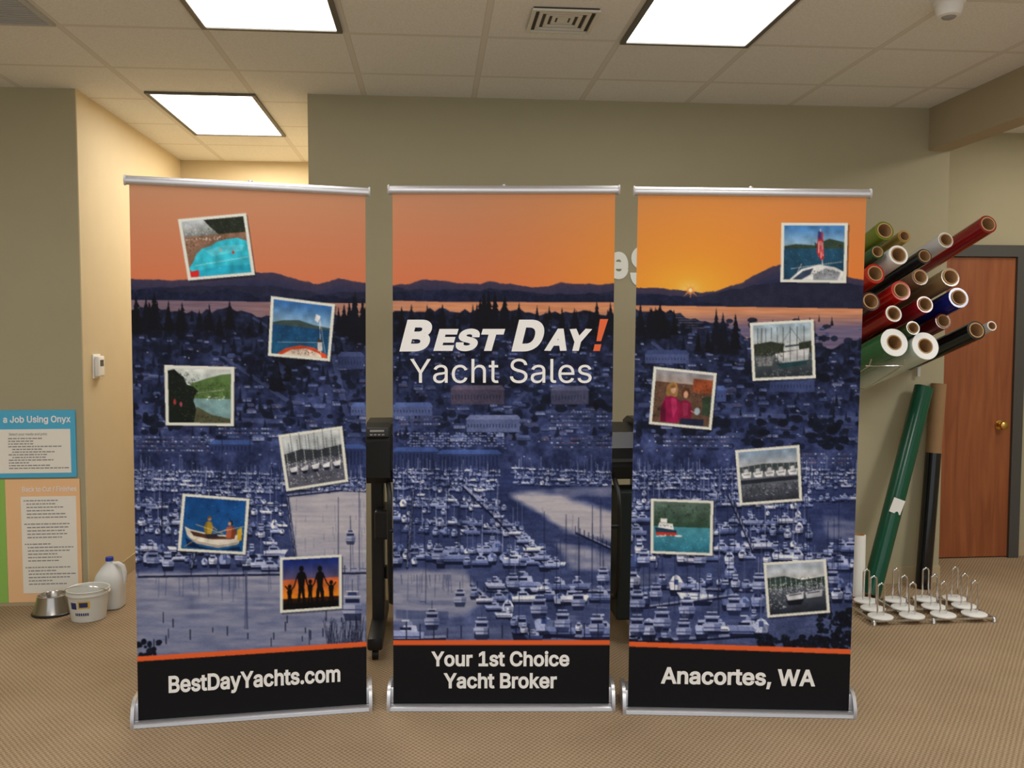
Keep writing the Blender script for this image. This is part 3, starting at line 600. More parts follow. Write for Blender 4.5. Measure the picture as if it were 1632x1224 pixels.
inset([(1197,510),(1298,504),(1302,596),(1202,601)],[('g',0,.5,(168,190,208),(190,196,196)),('p',(54,62,50),[(0,.36),(.3,.32),(.6,.4),(1,.34),(1,.6),(0,.6)]),('s',(40,50,40),(0,.34,1,.6),120),('g',.58,1,(88,100,106),(52,58,66)),('s',(160,164,170),(0,.5,1,.7),70),('p',(212,214,218),[(.36,.56),(.96,.48),(.92,.76),(.46,.8)]),('p',(186,190,196),[(.4,.66),(.94,.6),(.92,.76),(.46,.8)]),('p',(206,210,212),[(.5,.52),(.78,.5),(.78,.34),(.54,.36)]),('l',(40,60,80),(.54,.43,.78,.41),2.5),('p',(40,74,80),[(.38,.74),(.94,.7),(.9,.78),(.46,.84)]),('p',(130,134,138),[(.02,.62),(.34,.6),(.3,.78),(.06,.78)]),('s',(70,74,80),(0,.5,.5,.8),60),('s',(120,126,130),(.1,.84,1,1),50)]+[('l',(70,66,62),(x_,.7,x_+.02,.06),.9) for x_ in (.06,.13,.2,.3,.4,.5,.62,.74,.86)]+[('l',(90,84,80),(.1,.3,.5,.62),.6),('l',(90,84,80),(.66,.1,.92,.5),.6),('l',(90,84,80),(.66,.1,.4,.5),.6)])
inset([(1044,579),(1145,589),(1137,679),(1037,670)],[('g',0,.24,(150,150,160),(176,160,150)),('r',(104,78,64),(0,.22,1,1)),('s',(74,58,52),(0,.22,1,.6),140),('s',(140,106,90),(0,.22,1,.5),60),('r',(150,80,50),(.66,.1,1,.36)),('s',(110,60,40),(.66,.1,1,.36),40),
 ('p',(166,126,76),[(.2,.44),(.21,.3),(.25,.23),(.32,.2),(.38,.24),(.41,.34),(.4,.46),(.35,.5),(.24,.5)]),('e',(214,172,146),(.325,.35,.045,.075)),('p',(130,92,56),[(.27,.3),(.32,.24),(.37,.28),(.35,.31),(.29,.33)]),('p',(146,28,78),[(.2,.5),(.3,.47),(.4,.5),(.46,.62),(.48,.8),(.44,.98),(.14,.98),(.13,.7)]),('p',(176,52,100),[(.3,.5),(.39,.52),(.42,.7),(.36,.9),(.32,.7)]),('p',(98,20,54),[(.13,.7),(.2,.56),(.24,.98),(.14,.98)]),
 ('p',(92,58,42),[(.47,.46),(.48,.34),(.53,.28),(.6,.3),(.63,.4),(.62,.48)]),('e',(204,160,134),(.55,.42,.04,.068)),('p',(132,32,68),[(.45,.56),(.55,.52),(.64,.56),(.69,.72),(.67,.94),(.46,.94)]),('p',(160,52,90),[(.5,.58),(.6,.58),(.62,.8),(.54,.84)]),('l',(204,160,134),(.66,.72,.74,.76),1.6),('e',(176,194,210),(.77,.72,.05,.07)),('p',(40,44,70),[(.5,.88),(.9,.86),(.9,1),(.48,1)]),('p',(56,72,56),[(.84,.45),(1,.4),(1,.8),(.86,.78)]),('s',(50,56,56),(.8,.4,1,.9),30),('s',(40,44,40),(0,.5,.14,1),30)])
inset([(1175,711),(1277,702),(1282,791),(1183,799)],[('g',0,.34,(140,164,192),(184,186,190)),('p',(70,80,84),[(0,.3),(.4,.26),(1,.28),(1,.44),(0,.44)]),('s',(54,66,70),(0,.3,1,.44),60),('g',.44,1,(120,126,138),(58,62,74))]+[('p',(226,228,232),[(.02+k*.2,.42),(.2+k*.2,.4),(.18+k*.2,.52),(.05+k*.2,.52)]) for k in range(5)]+[('p',(200,204,212),[(.07+k*.2,.42),(.15+k*.2,.41),(.14+k*.2,.34),(.08+k*.2,.35)]) for k in range(5)]+[('l',(40,46,76),(.06+k*.2,.46,.17+k*.2,.45),1) for k in range(5)]+[('l',(170,172,180),(.06+k*.1,.44,.06+k*.1,.1+.06*(k%3)),.7) for k in range(10)]+[('p',(44,48,60),[(.0,.56),(1,.54),(1,.62),(0,.64)]),('s',(150,156,170),(0,.62,1,.9),70),('s',(36,40,52),(0,.66,1,1),110)])
inset([(1041,789),(1141,792),(1140,880),(1041,877)],[('g',0,.5,(92,112,104),(58,84,70)),('s',(46,70,56),(0,.05,1,.5),200),('s',(90,110,84),(0,.05,1,.46),60),('g',.5,1,(78,146,164),(52,120,146)),('s',(94,158,176),(0,.52,1,1),120),('p',(40,62,84),[(.02,.52),(.4,.56),(.42,.66),(.06,.68)]),('p',(226,228,228),[(.08,.52),(.36,.56),(.34,.44),(.1,.42)]),('s',(50,60,90),(.1,.46,.34,.52),8),('p',(196,60,48),[(.02,.62),(.42,.62),(.4,.67),(.06,.68)]),('l',(60,60,60),(.2,.42,.2,.2),1.0),('p',(240,240,240),[(.12,.42),(.24,.42),(.24,.34),(.12,.34)]),('e',(235,240,240),(.44,.68,.07,.015)),('s',(230,240,240),(.0,.66,.5,.72),16)])
inset([(1221,891),(1320,884),(1327,971),(1228,980)],[('g',0,.3,(176,190,206),(196,198,202)),('p',(58,74,72),[(0,.26),(.3,.24),(.6,.34),(1,.3),(1,.5),(0,.5)]),('s',(44,60,56),(0,.28,1,.48),80),('g',.48,1,(92,100,112),(40,46,58)),('s',(212,216,222),(0,.38,1,.62),150),('s',(60,64,76),(0,.45,1,.9),110),('p',(206,210,218),[(.3,.62),(.62,.58),(.6,.74),(.34,.76)]),('p',(186,190,198),[(.64,.6),(.95,.56),(.93,.7),(.66,.72)]),('l',(40,46,76),(.36,.64,.58,.62),1.6),('l',(40,46,76),(.68,.62,.9,.6),1.6),('p',(26,30,40),[(.3,.74),(.62,.72),(.56,.84),(.34,.84)]),('s',(190,194,204),(0,.6,.3,.9),40)]+[('l',(190,192,200),(.05+k*.09,.55,.05+k*.09,.16+.05*(k%3)),.7) for k in range(11)])
A=np.clip(IMG,0,255)
A=A.reshape(Hc//2,2,Wc//2,2,3).mean(axis=(1,3))/255.0
A=np.where(A<=0.04045,A/12.92,((A+0.055)/1.055)**2.4)
mprint=bpy.data.materials.new('printed_banner_vinyl'); mprint.use_nodes=True; nt=mprint.node_tree; b=nt.nodes['Principled BSDF']
at=nt.nodes.new('ShaderNodeAttribute'); at.attribute_name='print_colour'; nt.links.new(at.outputs['Color'],b.inputs['Base Color']); b.inputs['Roughness'].default_value=0.6; b.inputs['Specular IOR Level'].default_value=0.15

FW=.862; ZB=.012; ZT=2.036
def warp(v,wp):
    kx,dz,tilt=wp; f_=v[2]/ZT
    return (v[0]+kx*f_,v[1],v[2]+(dz+tilt*v[0]/.43)*f_)
def fabric(parent,cor,wp,nx=320,ny=740):
    TL,TR,BR,BL=[np.array(c,float) for c in cor]
    u=np.linspace(0,1,nx+1); v=np.linspace(0,1,ny+1); uu,vv=np.meshgrid(u,v)
    px=(TL[0]*(1-uu)+TR[0]*uu)*(1-vv)+(BL[0]*(1-uu)+BR[0]*uu)*vv
    py=(TL[1]*(1-uu)+TR[1]*uu)*(1-vv)+(BL[1]*(1-uu)+BR[1]*uu)*vv
    fx=np.clip(px-AX0-.5,0,A.shape[1]-2.01); fy=np.clip(py-AY0-.5,0,A.shape[0]-2.01); ix=fx.astype(int); iy=fy.astype(int); fx=(fx-ix)[...,None]; fy=(fy-iy)[...,None]
    c=(A[iy,ix]*(1-fx)+A[iy,ix+1]*fx)*(1-fy)+(A[iy+1,ix]*(1-fx)+A[iy+1,ix+1]*fx)*fy
    xl=-FW/2+FW*uu; zl=ZT+(ZB-ZT)*vv
    co=np.stack([xl+wp[0]*zl/ZT,0*uu,zl+(wp[1]+wp[2]*xl/.43)*zl/ZT],axis=-1).reshape(-1,3)
    nv=len(co); me=bpy.data.meshes.new('banner_print'); me.vertices.add(nv); me.vertices.foreach_set('co',co.astype(np.float32).ravel())
    i=np.arange(ny)[:,None]*(nx+1)+np.arange(nx)[None,:]
    q=np.stack([i,i+nx+1,i+nx+2,i+1],axis=-1).reshape(-1,4); nf=len(q)
    me.loops.add(nf*4); me.loops.foreach_set('vertex_index',q.astype(np.int32).ravel())
    me.polygons.add(nf); me.polygons.foreach_set('loop_start',(np.arange(nf)*4).astype(np.int32))
    me.update(calc_edges=True)
    ca=me.color_attributes.new('print_colour','FLOAT_COLOR','POINT'); cc=np.ones((nv,4),np.float32); cc[:,:3]=c.reshape(-1,3); ca.data.foreach_set('color',cc.ravel())
    me.materials.append(mprint); o=bpy.data.objects.new('banner_print',me); link(o,parent); return o
def banner(loc,rot,cor,texts,label,plabel,wp):
    e=empty('retractable_banner',loc,rot,label=label,category='banner',group='retractable banner stands')
    f=fabric(e,cor,wp); f['label']=plabel
    def mk(bb,*a,**k):
        bb.v=[warp(v,wp) for v in bb.v]; return bb.make(*a,**k)
    bb=B(); bb.box(-FW/2,FW/2,.0008,.0014,ZB,ZT); mk(bb,'banner_backing',M['lgrey'],e)
    bb=B(); pr=[(.012*math.cos(a)*1.0+.002,2.044+.017*math.sin(a)) for a in np.linspace(0,2*math.pi,17)[:-1]]
    bb.extrude_x(pr,-.443,.443); mk(bb,'top_rail',M['silver'],e,True)
    for sgn in (-1,1):
        bb=B(); x=.443*sgn
        bb.extrude_x([((.0145)*math.cos(a)+.002,2.044+.020*math.sin(a)) for a in np.linspace(0,2*math.pi,17)[:-1]],min(x,x+.006*sgn),max(x,x+.006*sgn)); mk(bb,'rail_cap',M['lgrey'],e,True)
    bb=B(); bb.extrude_x([(.004,.002),(.15,.002),(.165,.012),(.16,.04),(.13,.07),(.09,.086),(.045,.088),(.012,.08),(.004,.066)],-.44,.44)
    bb.make('base_housing',M['silver'],e,True)
    bb=B(); bb.extrude_x([(-.034,.002),(-.003,.002),(-.003,.02),(-.02,.021),(-.031,.014)],-.44,.44); bb.make('base_lip',M['silver'],e,True)
    for sgn in (-1,1):
        bb=B(); pr=[(-.036,0),(-.036,.02),(-.03,.045),(-.018,.075),(.0,.092),(.03,.1),(.09,.098),(.135,.08),(.165,.045),(.172,.012),(.17,0)]
        x=.44*sgn; bb.extrude_x(pr,min(x,x+.013*sgn),max(x,x+.013*sgn)); bb.make('base_end_cap',M['silver'],e,True)
    bb=B(); bb.tube([(0,.04,.088),(0,.04,1.2),(0,.022,2.06)],.008,12); bb.lathe([(.006,2.05),(.009,2.056),(.009,2.066),(.004,2.07)],12,c=(0,.018,0)); mk(bb,'support_pole',M['silver'],e,True)
    for grp,mt_ in texts:
        bb=B()
        for g in grp: bb.add(*text_geo(*g[:5],**g[5]))
        mk(bb,'lettering',mt_,e)
    return e
def lx(u,u0,u1): return -FW/2+FW*(u-u0)/(u1-u0)
def lz(v,v0=309,v1=1125): return ZT+(ZB-ZT)*(v-v0)/(v1-v0)
T_=-.0008
mx=lambda u:lx(u,627.5,978)
BH=.026
W5=[( [("B",mx(638),mx(690),lz(553),46*.00248,dict(shear=.22,bold=.045,y=T_)),("EST",mx(692),mx(806),lz(553),32*.00248,dict(shear=.22,bold=.05,y=T_,space=1.1)),
       ("D",mx(816),mx(868),lz(553),46*.00248,dict(shear=.22,bold=.045,y=T_)),("AY",mx(868),mx(944),lz(553),32*.00248,dict(shear=.22,bold=.05,y=T_,space=1.07)),
       ("Yacht Sales",mx(655),mx(944),lz(606),38*.00248,dict(bold=0.0,y=T_))],M['ink'])]
def bang():
    s_=.22; zb=lz(556); h=50*.00248; x=mx(946)
    def q(x0,x1,x2,x3,z0,z1): return [(x+x0+s_*z0,T_,zb+z0),(x+x1+s_*z0,T_,zb+z0),(x+x3+s_*z1,T_,zb+z1),(x+x2+s_*z1,T_,zb+z1)]
    return q(0.0,.026,0.0,.026,0,.026), q(.004,.022,-.002,.03,.038,h)
mid=banner((.265,3.499,0),math.radians(-4.98),[(627,309),(981,309),(975,1125),(628,1125)],W5+[([("Your 1st Choice",mx(689),mx(913),lz(1060),24*.00248,dict(bold=BH,y=T_)),("Yacht Broker",mx(709),mx(893),lz(1096),24*.00248,dict(bold=BH,y=T_))],M['ink'])],'retractable banner reading best day yacht sales over a dusk marina','marina town at dusk under orange sky print',(.012,.007,0))
bb=B()
for q in bang(): bb.add(q,[(0,1,2,3)])
bb.v=[warp(v,(.012,.007,0)) for v in bb.v]; bb.make('exclamation_mark',M['orange'],mid)
lz2=lambda v:lz(v,298,1138)
banner((-.70,3.503,0),math.radians(5.2),[(205,292),(588,305),(586,1126),(217,1151)],[([("BestDayYachts.com",lx(265,217,586),lx(542,217,586),lz2(1093),26*.00242,dict(bold=BH,y=T_))],M['ink'])],'retractable banner with pool, rowing and silhouette snapshots and website text','dusk harbour print with six tilted snapshots',(.014,.009,-.010))
lz3=lambda v:lz(v,310,1131)
banner((1.19,3.368,0),math.radians(-7.64),[(1017,309),(1380,312),(1357,1134),(1006,1130)],[([("Anacortes, WA",lx(1058,1006,1357),lx(1303,1006,1357),lz3(1088),26*.00248,dict(bold=BH,y=T_))],M['ink'])],'retractable banner with setting sun, boat snapshots and town name','sunset harbour print with six tilted snapshots',(.025,-.010,-.008))

# ------------------------------------------------------------ wall lettering behind banners
e=empty('wall_lettering',(1.04,YM,1.9),label='large cream cut-out letters mounted on the olive wall',category='sign')
bb=B(); bb.add(*text_geo("e",-.04,.075,-.08,.14,bold=.04,y=-.006)); bb.make('letter',M['cream'],e)
bb=B(); bb.add(*text_geo("S",.085,.24,-.125,.22,bold=.03,y=-.006)); bb.make('letter',M['cream'],e)

# ------------------------------------------------------------ thermostat
e=empty('thermostat',(XH,5.26,1.31),label='white wall thermostat on the tan hallway wall',category='thermostat')
bb=B(); bb.box(0,.008,-.055,.055,-.068,.068,.003); bb.make('back_plate',M['white'],e)
bb=B(); bb.box(.008,.034,-.045,.045,-.058,.058,.008,seg=3); bb.make('thermostat_case',M['white'],e,True)
bb=B(); bb.box(.0335,.0355,-.026,.026,.0,.036,.001); bb.make('display',M['dgrey'],e)

# ------------------------------------------------------------ posters
e=empty('instruction_poster',(-2.385,YM-.006,.71),label='blue bordered instruction poster with white sheet on the olive wall',category='poster',group='instruction posters')
bb=B(); bb.box(-.42,.437,-.004,.004,0,.368); bb.make('poster_board',M['blueb'],e)
bb=B(); bb.box(-.30,.41,-.0055,-.004,.025,.265,.0); bb.make('paper_sheet',M['sheet'],e)
bb=B(); bb.add(*text_geo("a Job Using Onyx",.062,.415,.303,.036,bold=.022,y=-.0062)); bb.make('lettering',M['ink'],e)
bb=B(); bb.add(*text_geo("Select your media and print:",.09,.29,.232,.014,bold=.01,y=-.0062))
for i,wd in enumerate((.16,.12,.13,.27,.15,.22,.20,.17,.23,.10,.20,.30)):
    x=.085+(.02 if i in (4,5,7) else 0); z=.212-i*.0148
    k=x
    while k<x+wd:
        ww=random.uniform(.008,.026); bb.rect(k,min(k+ww,.40),z,z+.006,-.0062); k+=ww+.004
bb.make('printed_lines',M['greyprint'],e,kind='stuff')
e=empty('instruction_poster',(-2.385,YM-.006,.02),label='peach instruction poster with cream text sheet standing against the wall',category='poster',group='instruction posters')
bb=B(); bb.box(.06,.45,-.004,.004,0,.68); bb.make('poster_board',M['tboard'],e)
bb=B(); bb.box(-.42,.059,-.004,.004,0,.68); bb.make('board_panel',M['greenb'],e)
bb=B(); bb.box(.14,.43,-.0055,-.004,.05,.585); bb.make('paper_sheet',M['sheet'],e)
bb=B(); bb.add(*text_geo("Back to Cut / Finishes",.15,.435,.613,.028,bold=.01,y=-.0062)); bb.make('lettering',M['ink'],e)
bb=B()
for i in range(26):
    if i in (6,12,19): continue
    z=.56-i*.0185; x=.155+(0 if i in (0,7,13,20) else .015); k=x; wd=random.uniform(.12,.25)
    while k<x+wd:
        ww=random.uniform(.008,.026); bb.rect(k,min(k+ww,.42),z,z+.006,-.0062); k+=ww+.004
bb.make('printed_lines',M['greyprint'],e,kind='stuff')

# ------------------------------------------------------------ bowl, bucket, jug
e=empty('pet_bowl',(-2.035,4.93,0),label='brushed stainless steel pet bowl with flared base',category='bowl')
bb=B(); bb.lathe([(.098,.0),(.102,.004),(.098,.012),(.085,.057),(.077,.093),(.076,.1),(.071,.102),(.067,.095),(.06,.057),(.043,.043),(.01,.041)],48); bb.make('bowl_shell',M['steel'],e,True)
bb=B(); bb.lathe([(.101,0),(.105,.002),(.105,.01),(.1,.013)],48); bb.make('rubber_foot_ring',M['black'],e,True)
e=empty('bucket',(-1.81,4.82,0),label='white plastic bucket with blue and yellow label and wire handle',category='bucket')
HB=.165/.19
bb=B(); bb.lathe([(r_,z_*HB) for r_,z_ in [(.08,0),(.084,.004),(.1,.155),(.108,.158),(.108,.166),(.101,.168),(.103,.182),(.107,.186),(.104,.19),(.099,.186),(.096,.15),(.081,.01),(.02,.008)]],48); bb.make('bucket_body',M['bucket'],e,True)
def cyl_label(bb,a0,a1,z0,z1,n=14,k=0):
    rr=lambda z:.0845+(z-.004)*(.016/.151)+.0012+k
    vs=[];fs=[]
    for i in range(n+1):
        a=a0+(a1-a0)*i/n
        for z in (z0,z1): vs.append((rr(z)*math.cos(a),rr(z)*math.sin(a),z*HB))
    for i in range(n): fs.append((2*i,2*i+2,2*i+3,2*i+1))
    bb.add(vs,fs)
bb=B(); cyl_label(bb,-1.75,-1.15,.09,.135); bb.make('label_emblem',M['yellow'],e)
bb=B(); cyl_label(bb,-1.68,-1.25,.098,.127,k=.0006); cyl_label(bb,-2.2,-1.85,.085,.125); 
for i in range(7): cyl_label(bb,-1.95+i*.11,-1.88+i*.11,.045,.062,3)
bb.make('label_print',M['navy'],e,kind='stuff')
bb=B(); bb.tube([(.11*math.cos(a),-.02-.06*math.sin(a),.165*HB+.05*math.sin(a)) for a in np.linspace(0,math.pi,17)],.002,8); bb.make('wire_handle',M['chrome'],e,True)
e=empty('milk_jug',(-1.765,5.012,0),.0,label='translucent white plastic gallon jug with blue cap',category='jug')
def ring(w,z,cx=0,cy=0,n=32,p=4):
    out=[]
    for k in range(n):
        a=2*math.pi*k/n; c_=math.cos(a); s_=math.sin(a); r=(abs(c_)**p+abs(s_)**p)**(-1/p); out.append((cx+w*r*c_,cy+w*r*s_,z))
    return out
prof_=[(.062,.0,4),(.07,.006,4),(.072,.02,4),(.071,.09,4),(.073,.11,4),(.073,.155,4),(.066,.185,3.2),(.05,.21,2.6),(.032,.232,2.2),(.02,.245,2),(.018,.258,2)]
vs=[];fs=[]
for w_,z_,p_ in prof_: vs+=ring(w_,z_,p=p_)
n=32
for i in range(len(prof_)-1):
    for k in range(n): fs.append((i*n+k,i*n+(k+1)%n,(i+1)*n+(k+1)%n,(i+1)*n+k))
fs.append(tuple(range(n))[::-1]); fs.append(tuple((len(prof_)-1)*n+k for k in range(n)))
mesh('jug_body',vs,fs,M['jug'],e,True)
bb=B(); bb.tube([(.02,-.0,.238),(.045,0,.24),(.068,0,.225),(.078,0,.19),(.076,0,.15),(.066,0,.125)],[.012,.012,.013,.013,.013,.011],12); bb.make('jug_handle',M['jug'],e,True)
bb=B(); bb.lathe([(.02,.256),(.021,.258),(.021,.274),(.018,.277)],28); bb.make('jug_cap',M['bluecap'],e,True)

# ------------------------------------------------------------ wide format printer
e=empty('wide_format_printer',(.36,4.35,0),label='black wide format printer on a stand against the olive wall',category='printer')
bb=B()
bb.extrude_x([(-.15,.80),(-.17,.86),(-.16,.95),(-.1,1.02),(.1,1.05),(.2,1.02),(.22,.84),(.2,.80)],-.56,.62); bb.make('printer_body',M['black'],e)
for sgn,x0,x1 in ((-1,-.67,-.56),(1,.62,.74)):
    bb=B(); bb.extrude_x([(-.17,.80),(-.2,.83),(-.2,1.0),(-.175,1.06),(-.12,1.08),(.12,1.08),(.22,1.05),(.24,.82),(.2,.80)],x0,x1); bb.make('end_housing',M['black'],e)
bb=B(); bb.box(-.665,-.565,-.206,-.19,1.02,1.062,.003); bb.make('control_panel',M['dgrey'],e,True)
bb=B(); 
for i in range(4): bb.box(-.65+i*.018,-.638+i*.018,-.2075,-.206,1.028,1.034)
bb.box(-.65,-.585,-.2075,-.206,1.044,1.053); bb.make('panel_print',M['lgrey'],e,kind='stuff')
bb=B(); bb.box(.6,.74,-.205,-.198,.965,.98); bb.box(.6,.74,-.209,-.2,.875,.885); bb.box(-.55,.6,-.175,-.168,.885,.9); bb.make('trim_strip',M['dgrey'],e)
for x in (-.63,.66):
    bb=B(); bb.box(x-.03,x+.03,-.03,.09,.1,.8,.008); bb.make('stand_leg',M['black'],e)
    bb=B(); bb.box(x-.035,x+.035,-.3,.3,.05,.11,.012); 
    for yv in (-.26,.26): bb.lathe([(.01,-.014),(.025,-.014),(.025,.014),(.01,.014)],20,c=(x,yv,.0255),mtx=Matrix.Rotation(math.pi/2,3,'Y'))
    bb.make('stand_foot',M['black'],e,True)
bb=B(); bb.box(-.6,.63,.0,.05,.3,.36,.006); bb.make('cross_bar',M['black'],e)
bb=B(); bb.tube([(-.57,-.17,.80),(-.56,-.25,.76),(-.56,-.28,.68),(-.56,-.27,.4),(-.56,-.2,.25),(-.56,-.05,.2)],.012,10); bb.tube([(.5,-.17,.80),(.5,-.25,.76),(.5,-.28,.68),(.5,-.27,.4),(.5,-.2,.25),(.5,-.05,.2)],.012,10); bb.tube([(-.56,-.28,.6),(.5,-.28,.6)],.01,10); bb.make('media_guide',M['black'],e,True)
bb=B(); bb.box(-.64,-.565,-.12,.12,.52,.66,.012); bb.make('take_up_motor',M['black'],e)
bb=B(); bb.box(.51,.78,-.18,.02,.12,.745,.01); bb.make('media_bin',mat('dark_bin',rgb(26,38,38),.6),e,label='dark green-black bin')

# ------------------------------------------------------------ vinyl rolls
def tubeprof(ri,ro,z0,z1): return [(ri,z0),(ro,z0),(ro,z1),(ri,z1)]
def roll(base,end,r,colr,label,rc=None,endwhite=False,rough=.12,name='vinyl_roll',group='vinyl rolls on the wall rack',split=None):
    base=Vector(base); end=Vector(end); d_=end-base; L=d_.length
    e=empty(name,base,label=label,category='roll'); 
    if group: e['group']=group
    e.rotation_mode='QUATERNION'; e.rotation_quaternion=d_.to_track_quat('Z','Y')
    rc=rc or min(.041,r*.82)
    mt_=mat('vinyl_film',rgb(*colr),rough,noise=.04,nscale=8)
    if split:
        bb=B(); bb.lathe(tubeprof(rc,r,0,L*split),36,closed=True); bb.make('vinyl_film',mt_,e,True)
        bb=B(); bb.lathe(tubeprof(rc,r*.97,L*split,L),36,closed=True); bb.make('paper_wrap',mat('brown_kraft_wrap',rgb(146,114,78),.8,noise=.08,nscale=20),e,True)
    else:
        bb=B(); bb.lathe(tubeprof(rc,r,0.004,L-.004),36,closed=True); bb.make('vinyl_film',mt_,e,True)
        if endwhite:
            bb=B(); bb.lathe(tubeprof(rc,r*.985,L-.0045,L-.001),36,closed=True); bb.make('roll_end',M['white'],e,True)
    bb=B(); bb.lathe(tubeprof(rc*.84,rc-.0003,0,L),32,closed=True); bb.make('cardboard_core',M['kraft'],e,True)
    return e
R=[(2.285,2.017,.050,(110,125,40),'olive green',0),(2.39,1.99,.034,(170,140,70),'tan gold',0),(2.361,1.895,.052,(242,242,240),'white',1),(2.836,2.055,.048,(140,22,24),'deep red',0),
(2.612,1.973,.042,(220,220,224),'silver grey',0),(2.38,1.715,.052,(190,30,24),'bright red',0),(2.48,1.785,.044,(120,95,70),'brown',0),(2.642,1.785,.050,(150,124,88),'bronze',0),
(2.69,1.680,.054,(24,36,120),'royal blue',0),(2.343,1.597,.044,(170,30,28),'red white-ended',1),(2.45,1.525,.036,(70,90,50),'dull green',0),(2.79,1.513,.050,(16,20,20),'glossy black',0),
(2.873,1.535,.026,(225,225,222),'thin white',1),(2.35,1.45,.074,(50,110,66),'thick green white-ended',1),(2.517,1.432,.073,(212,226,214),'thick pale green',1),(2.61,1.56,.043,(95,20,30),'dark maroon',0),(2.24,1.80,.052,(180,40,26),'orange red',0),(2.22,1.66,.050,(60,20,30),'burgundy',0),
(2.51,1.645,.044,(150,26,40),'wine red',0),(2.25,1.91,.036,(40,80,50),'dark green',0),(2.50,1.89,.040,(36,38,44),'charcoal',0)]
ends=[]
for x,z,r,c_,nm,ew in R:
    yo=4.40 if nm not in('tan gold','thin white','silver grey','dark maroon','charcoal') else 4.46
    zz=z; xx2=x
    if yo>4.42: zz=1.5+(z-1.5)*yo/4.4; xx2=x*yo/4.4
    L=Vector((-.03,5.0-yo,-.185*(5.0-yo)/.6)); base=Vector((xx2,yo,zz))+L
    roll(base,(xx2,yo,zz),r,c_,nm+' vinyl roll lying in the wall rack',endwhite=bool(ew)); ends.append((base,Vector((xx2,yo,zz))))
e=empty('roll_rack',(2.55,YM,1.6),label='chrome wire wall rack with pegs holding vinyl rolls',category='rack')
o_=Vector((2.55,YM,1.6)); bb=B()
for zf in (1.34,1.50,1.66,1.86): bb.box(-.42,.34,-.02,-.002,zf-1.6-.01,zf-1.6+.01,.003)
for xf in (-.38,-.05,.30): bb.box(xf-.01,xf+.01,-.035,-.02,-.36,.36,.003)
bb.make('rack_rail',M['lgrey'],e)
for bs,en in ends:
    dd=(en-bs).normalized(); p0=bs-dd*.035-o_; bb=B(); bb.tube([p0,bs+dd*.3-o_],.006,8); bb.make('rack_peg',M['chrome'],e,True)
bb=B()
for xf in (-.30,-.12): bb.tube([(xf,-.035,-.34),(xf,-.035,-.47),(xf,-.3,-.39),(xf,-.62,-.27),(xf,-.64,-.235)],.0035,8)
bb.tube([(-.32,-.62,-.272),(-.1,-.62,-.272)],.0035,8); bb.make('wire_arm',M['chrome'],e,True)
# leaning rolls
roll((2.47,4.82,.014),(2.85,4.985,1.187),.053,(8,78,56),'dark green vinyl roll leaning against the wall with paper tag',group='leaning vinyl rolls',rough=.2)
t=.43; p=Vector((2.47,4.82,.014)).lerp(Vector((2.85,4.985,1.187)),t); ev=empty('paper_tag',(p.x-.012,p.y-.056,p.z),label='small white paper tag on the green roll',category='tag')
bb=B(); bb.box(-.035,.035,-.002,.0,-.045,.04,rot=Matrix.Rotation(.35,3,'Y')); bb.make('tag_sheet',M['white'],ev)
roll((2.862,4.965,.006),(2.965,5.03,1.2),.044,(20,20,22),'black vinyl roll with kraft paper upper wrap leaning on the wall',group='leaning vinyl rolls',split=.66)
e=roll((2.38,4.79,.0),(2.38,4.79,.37),.035,(242,242,238),'short white paper roll standing upright on the carpet',group='leaning vinyl rolls',rough=.6)
bb=B(); bb.lathe(tubeprof(.0345,.0358,.0,.02),32,closed=True); bb.make('red_band',mat('red_band_plastic',rgb(190,40,40),.5),e,True)

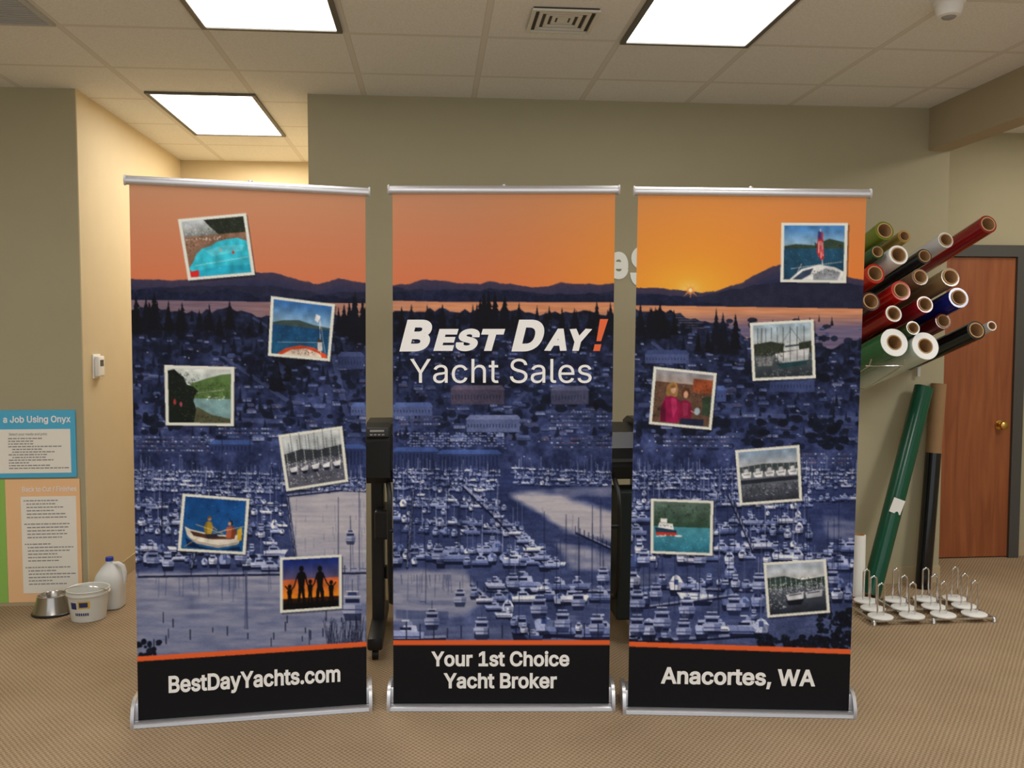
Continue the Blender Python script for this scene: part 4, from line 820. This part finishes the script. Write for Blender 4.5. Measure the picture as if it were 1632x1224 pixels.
# ------------------------------------------------------------ floor wire stand
e=empty('roll_floor_stand',(2.565,4.53,0),label='low chrome wire stand with white discs and upright hairpin loops',category='rack')
bb=B()
for yv in (-.19,-.02,.18): bb.tube([(-.32,yv,.022),(.33,yv,.022)],.006,8)
for xv in (-.32,-.11,.11,.33): bb.tube([(xv,-.19,.022),(xv,.18,.022)],.006,8)
for xv in (-.32,.33,-.0):
    for yv in (-.19,.18): bb.lathe([(.012,0),(.014,.002),(.012,.02),(.006,.03)],14,c=(xv,yv,0))
bb.make('wire_base',M['chrome'],e,True)
for j in range(3):
    for i in range(4):
        x=-.265+i*.17+j*.028; y=-.15+j*.135
        bb=B(); bb.lathe([(.061,.03),(.063,.032),(.063,.037),(.06,.039),(.02,.04)],32); o1=bb.make('support_disc',M['white'],e,True,loc=(x,y,0))
        bb=B(); h=.19; w=.017
        pts=[(-w,0,.04),(-w,0,h)]+[(-w*math.cos(a),0,h+w*math.sin(a)) for a in np.linspace(.3,math.pi-.3,6)]+[(w,0,h),(w,0,.04)]
        bb.tube(pts,.0045,8); bb.make('hairpin_loop',M['chrome'],e,True,loc=(x,y,0))

# ------------------------------------------------------------ lights
def area(x,y,z,sx_,sy_,pw,col=(1,.98,.94),rot=(0,0,0)):
    l=bpy.data.lights.new('added_fill_lamp','AREA'); l.shape='RECTANGLE'; l.size=sx_; l.size_y=sy_; l.energy=pw; l.color=col
    o=bpy.data.objects.new('added_fill_lamp',l); o.location=(x,y,z); o.rotation_euler=rot; COL.objects.link(o)
for x in (-.68,1.14): area(x,.6,H-.02,.55,1.16,29)  # added lamps out of frame, lighting the room from behind the camera
area(3.9,2.6,H-.02,.55,1.16,44); area(-2.9,2.6,H-.02,.55,1.16,22); area(3.9,4.6,H-.02,.5,.8,12,(1,.93,.82))  # added side lamps out of frame, brightening the walls
area(-1.2,6.5,H-.02,.5,.6,16,(1,.92,.78))  # added warm lamp that brightens the hallway, no fixture modelled
area(.6,-1.3,1.2,2.5,1.2,36,(1,.98,.96),rot=(math.pi,0,0))  # added uplight behind the camera, brightens the ceiling, no fixture
wd=bpy.data.worlds.new('World'); sc.world=wd; wd.use_nodes=True; wd.node_tree.nodes['Background'].inputs[0].default_value=(.93,.97,1,1); wd.node_tree.nodes['Background'].inputs[1].default_value=.86

cam=bpy.data.cameras.new('Camera'); cam.lens=31.54; cam.sensor_width=36; cam.sensor_fit='HORIZONTAL'; cam.clip_start=.05
co=bpy.data.objects.new('Camera',cam); co.location=(0,0,1.5); co.rotation_euler=(math.radians(90-3.28),0,math.radians(-5.04)); COL.objects.link(co); sc.camera=co
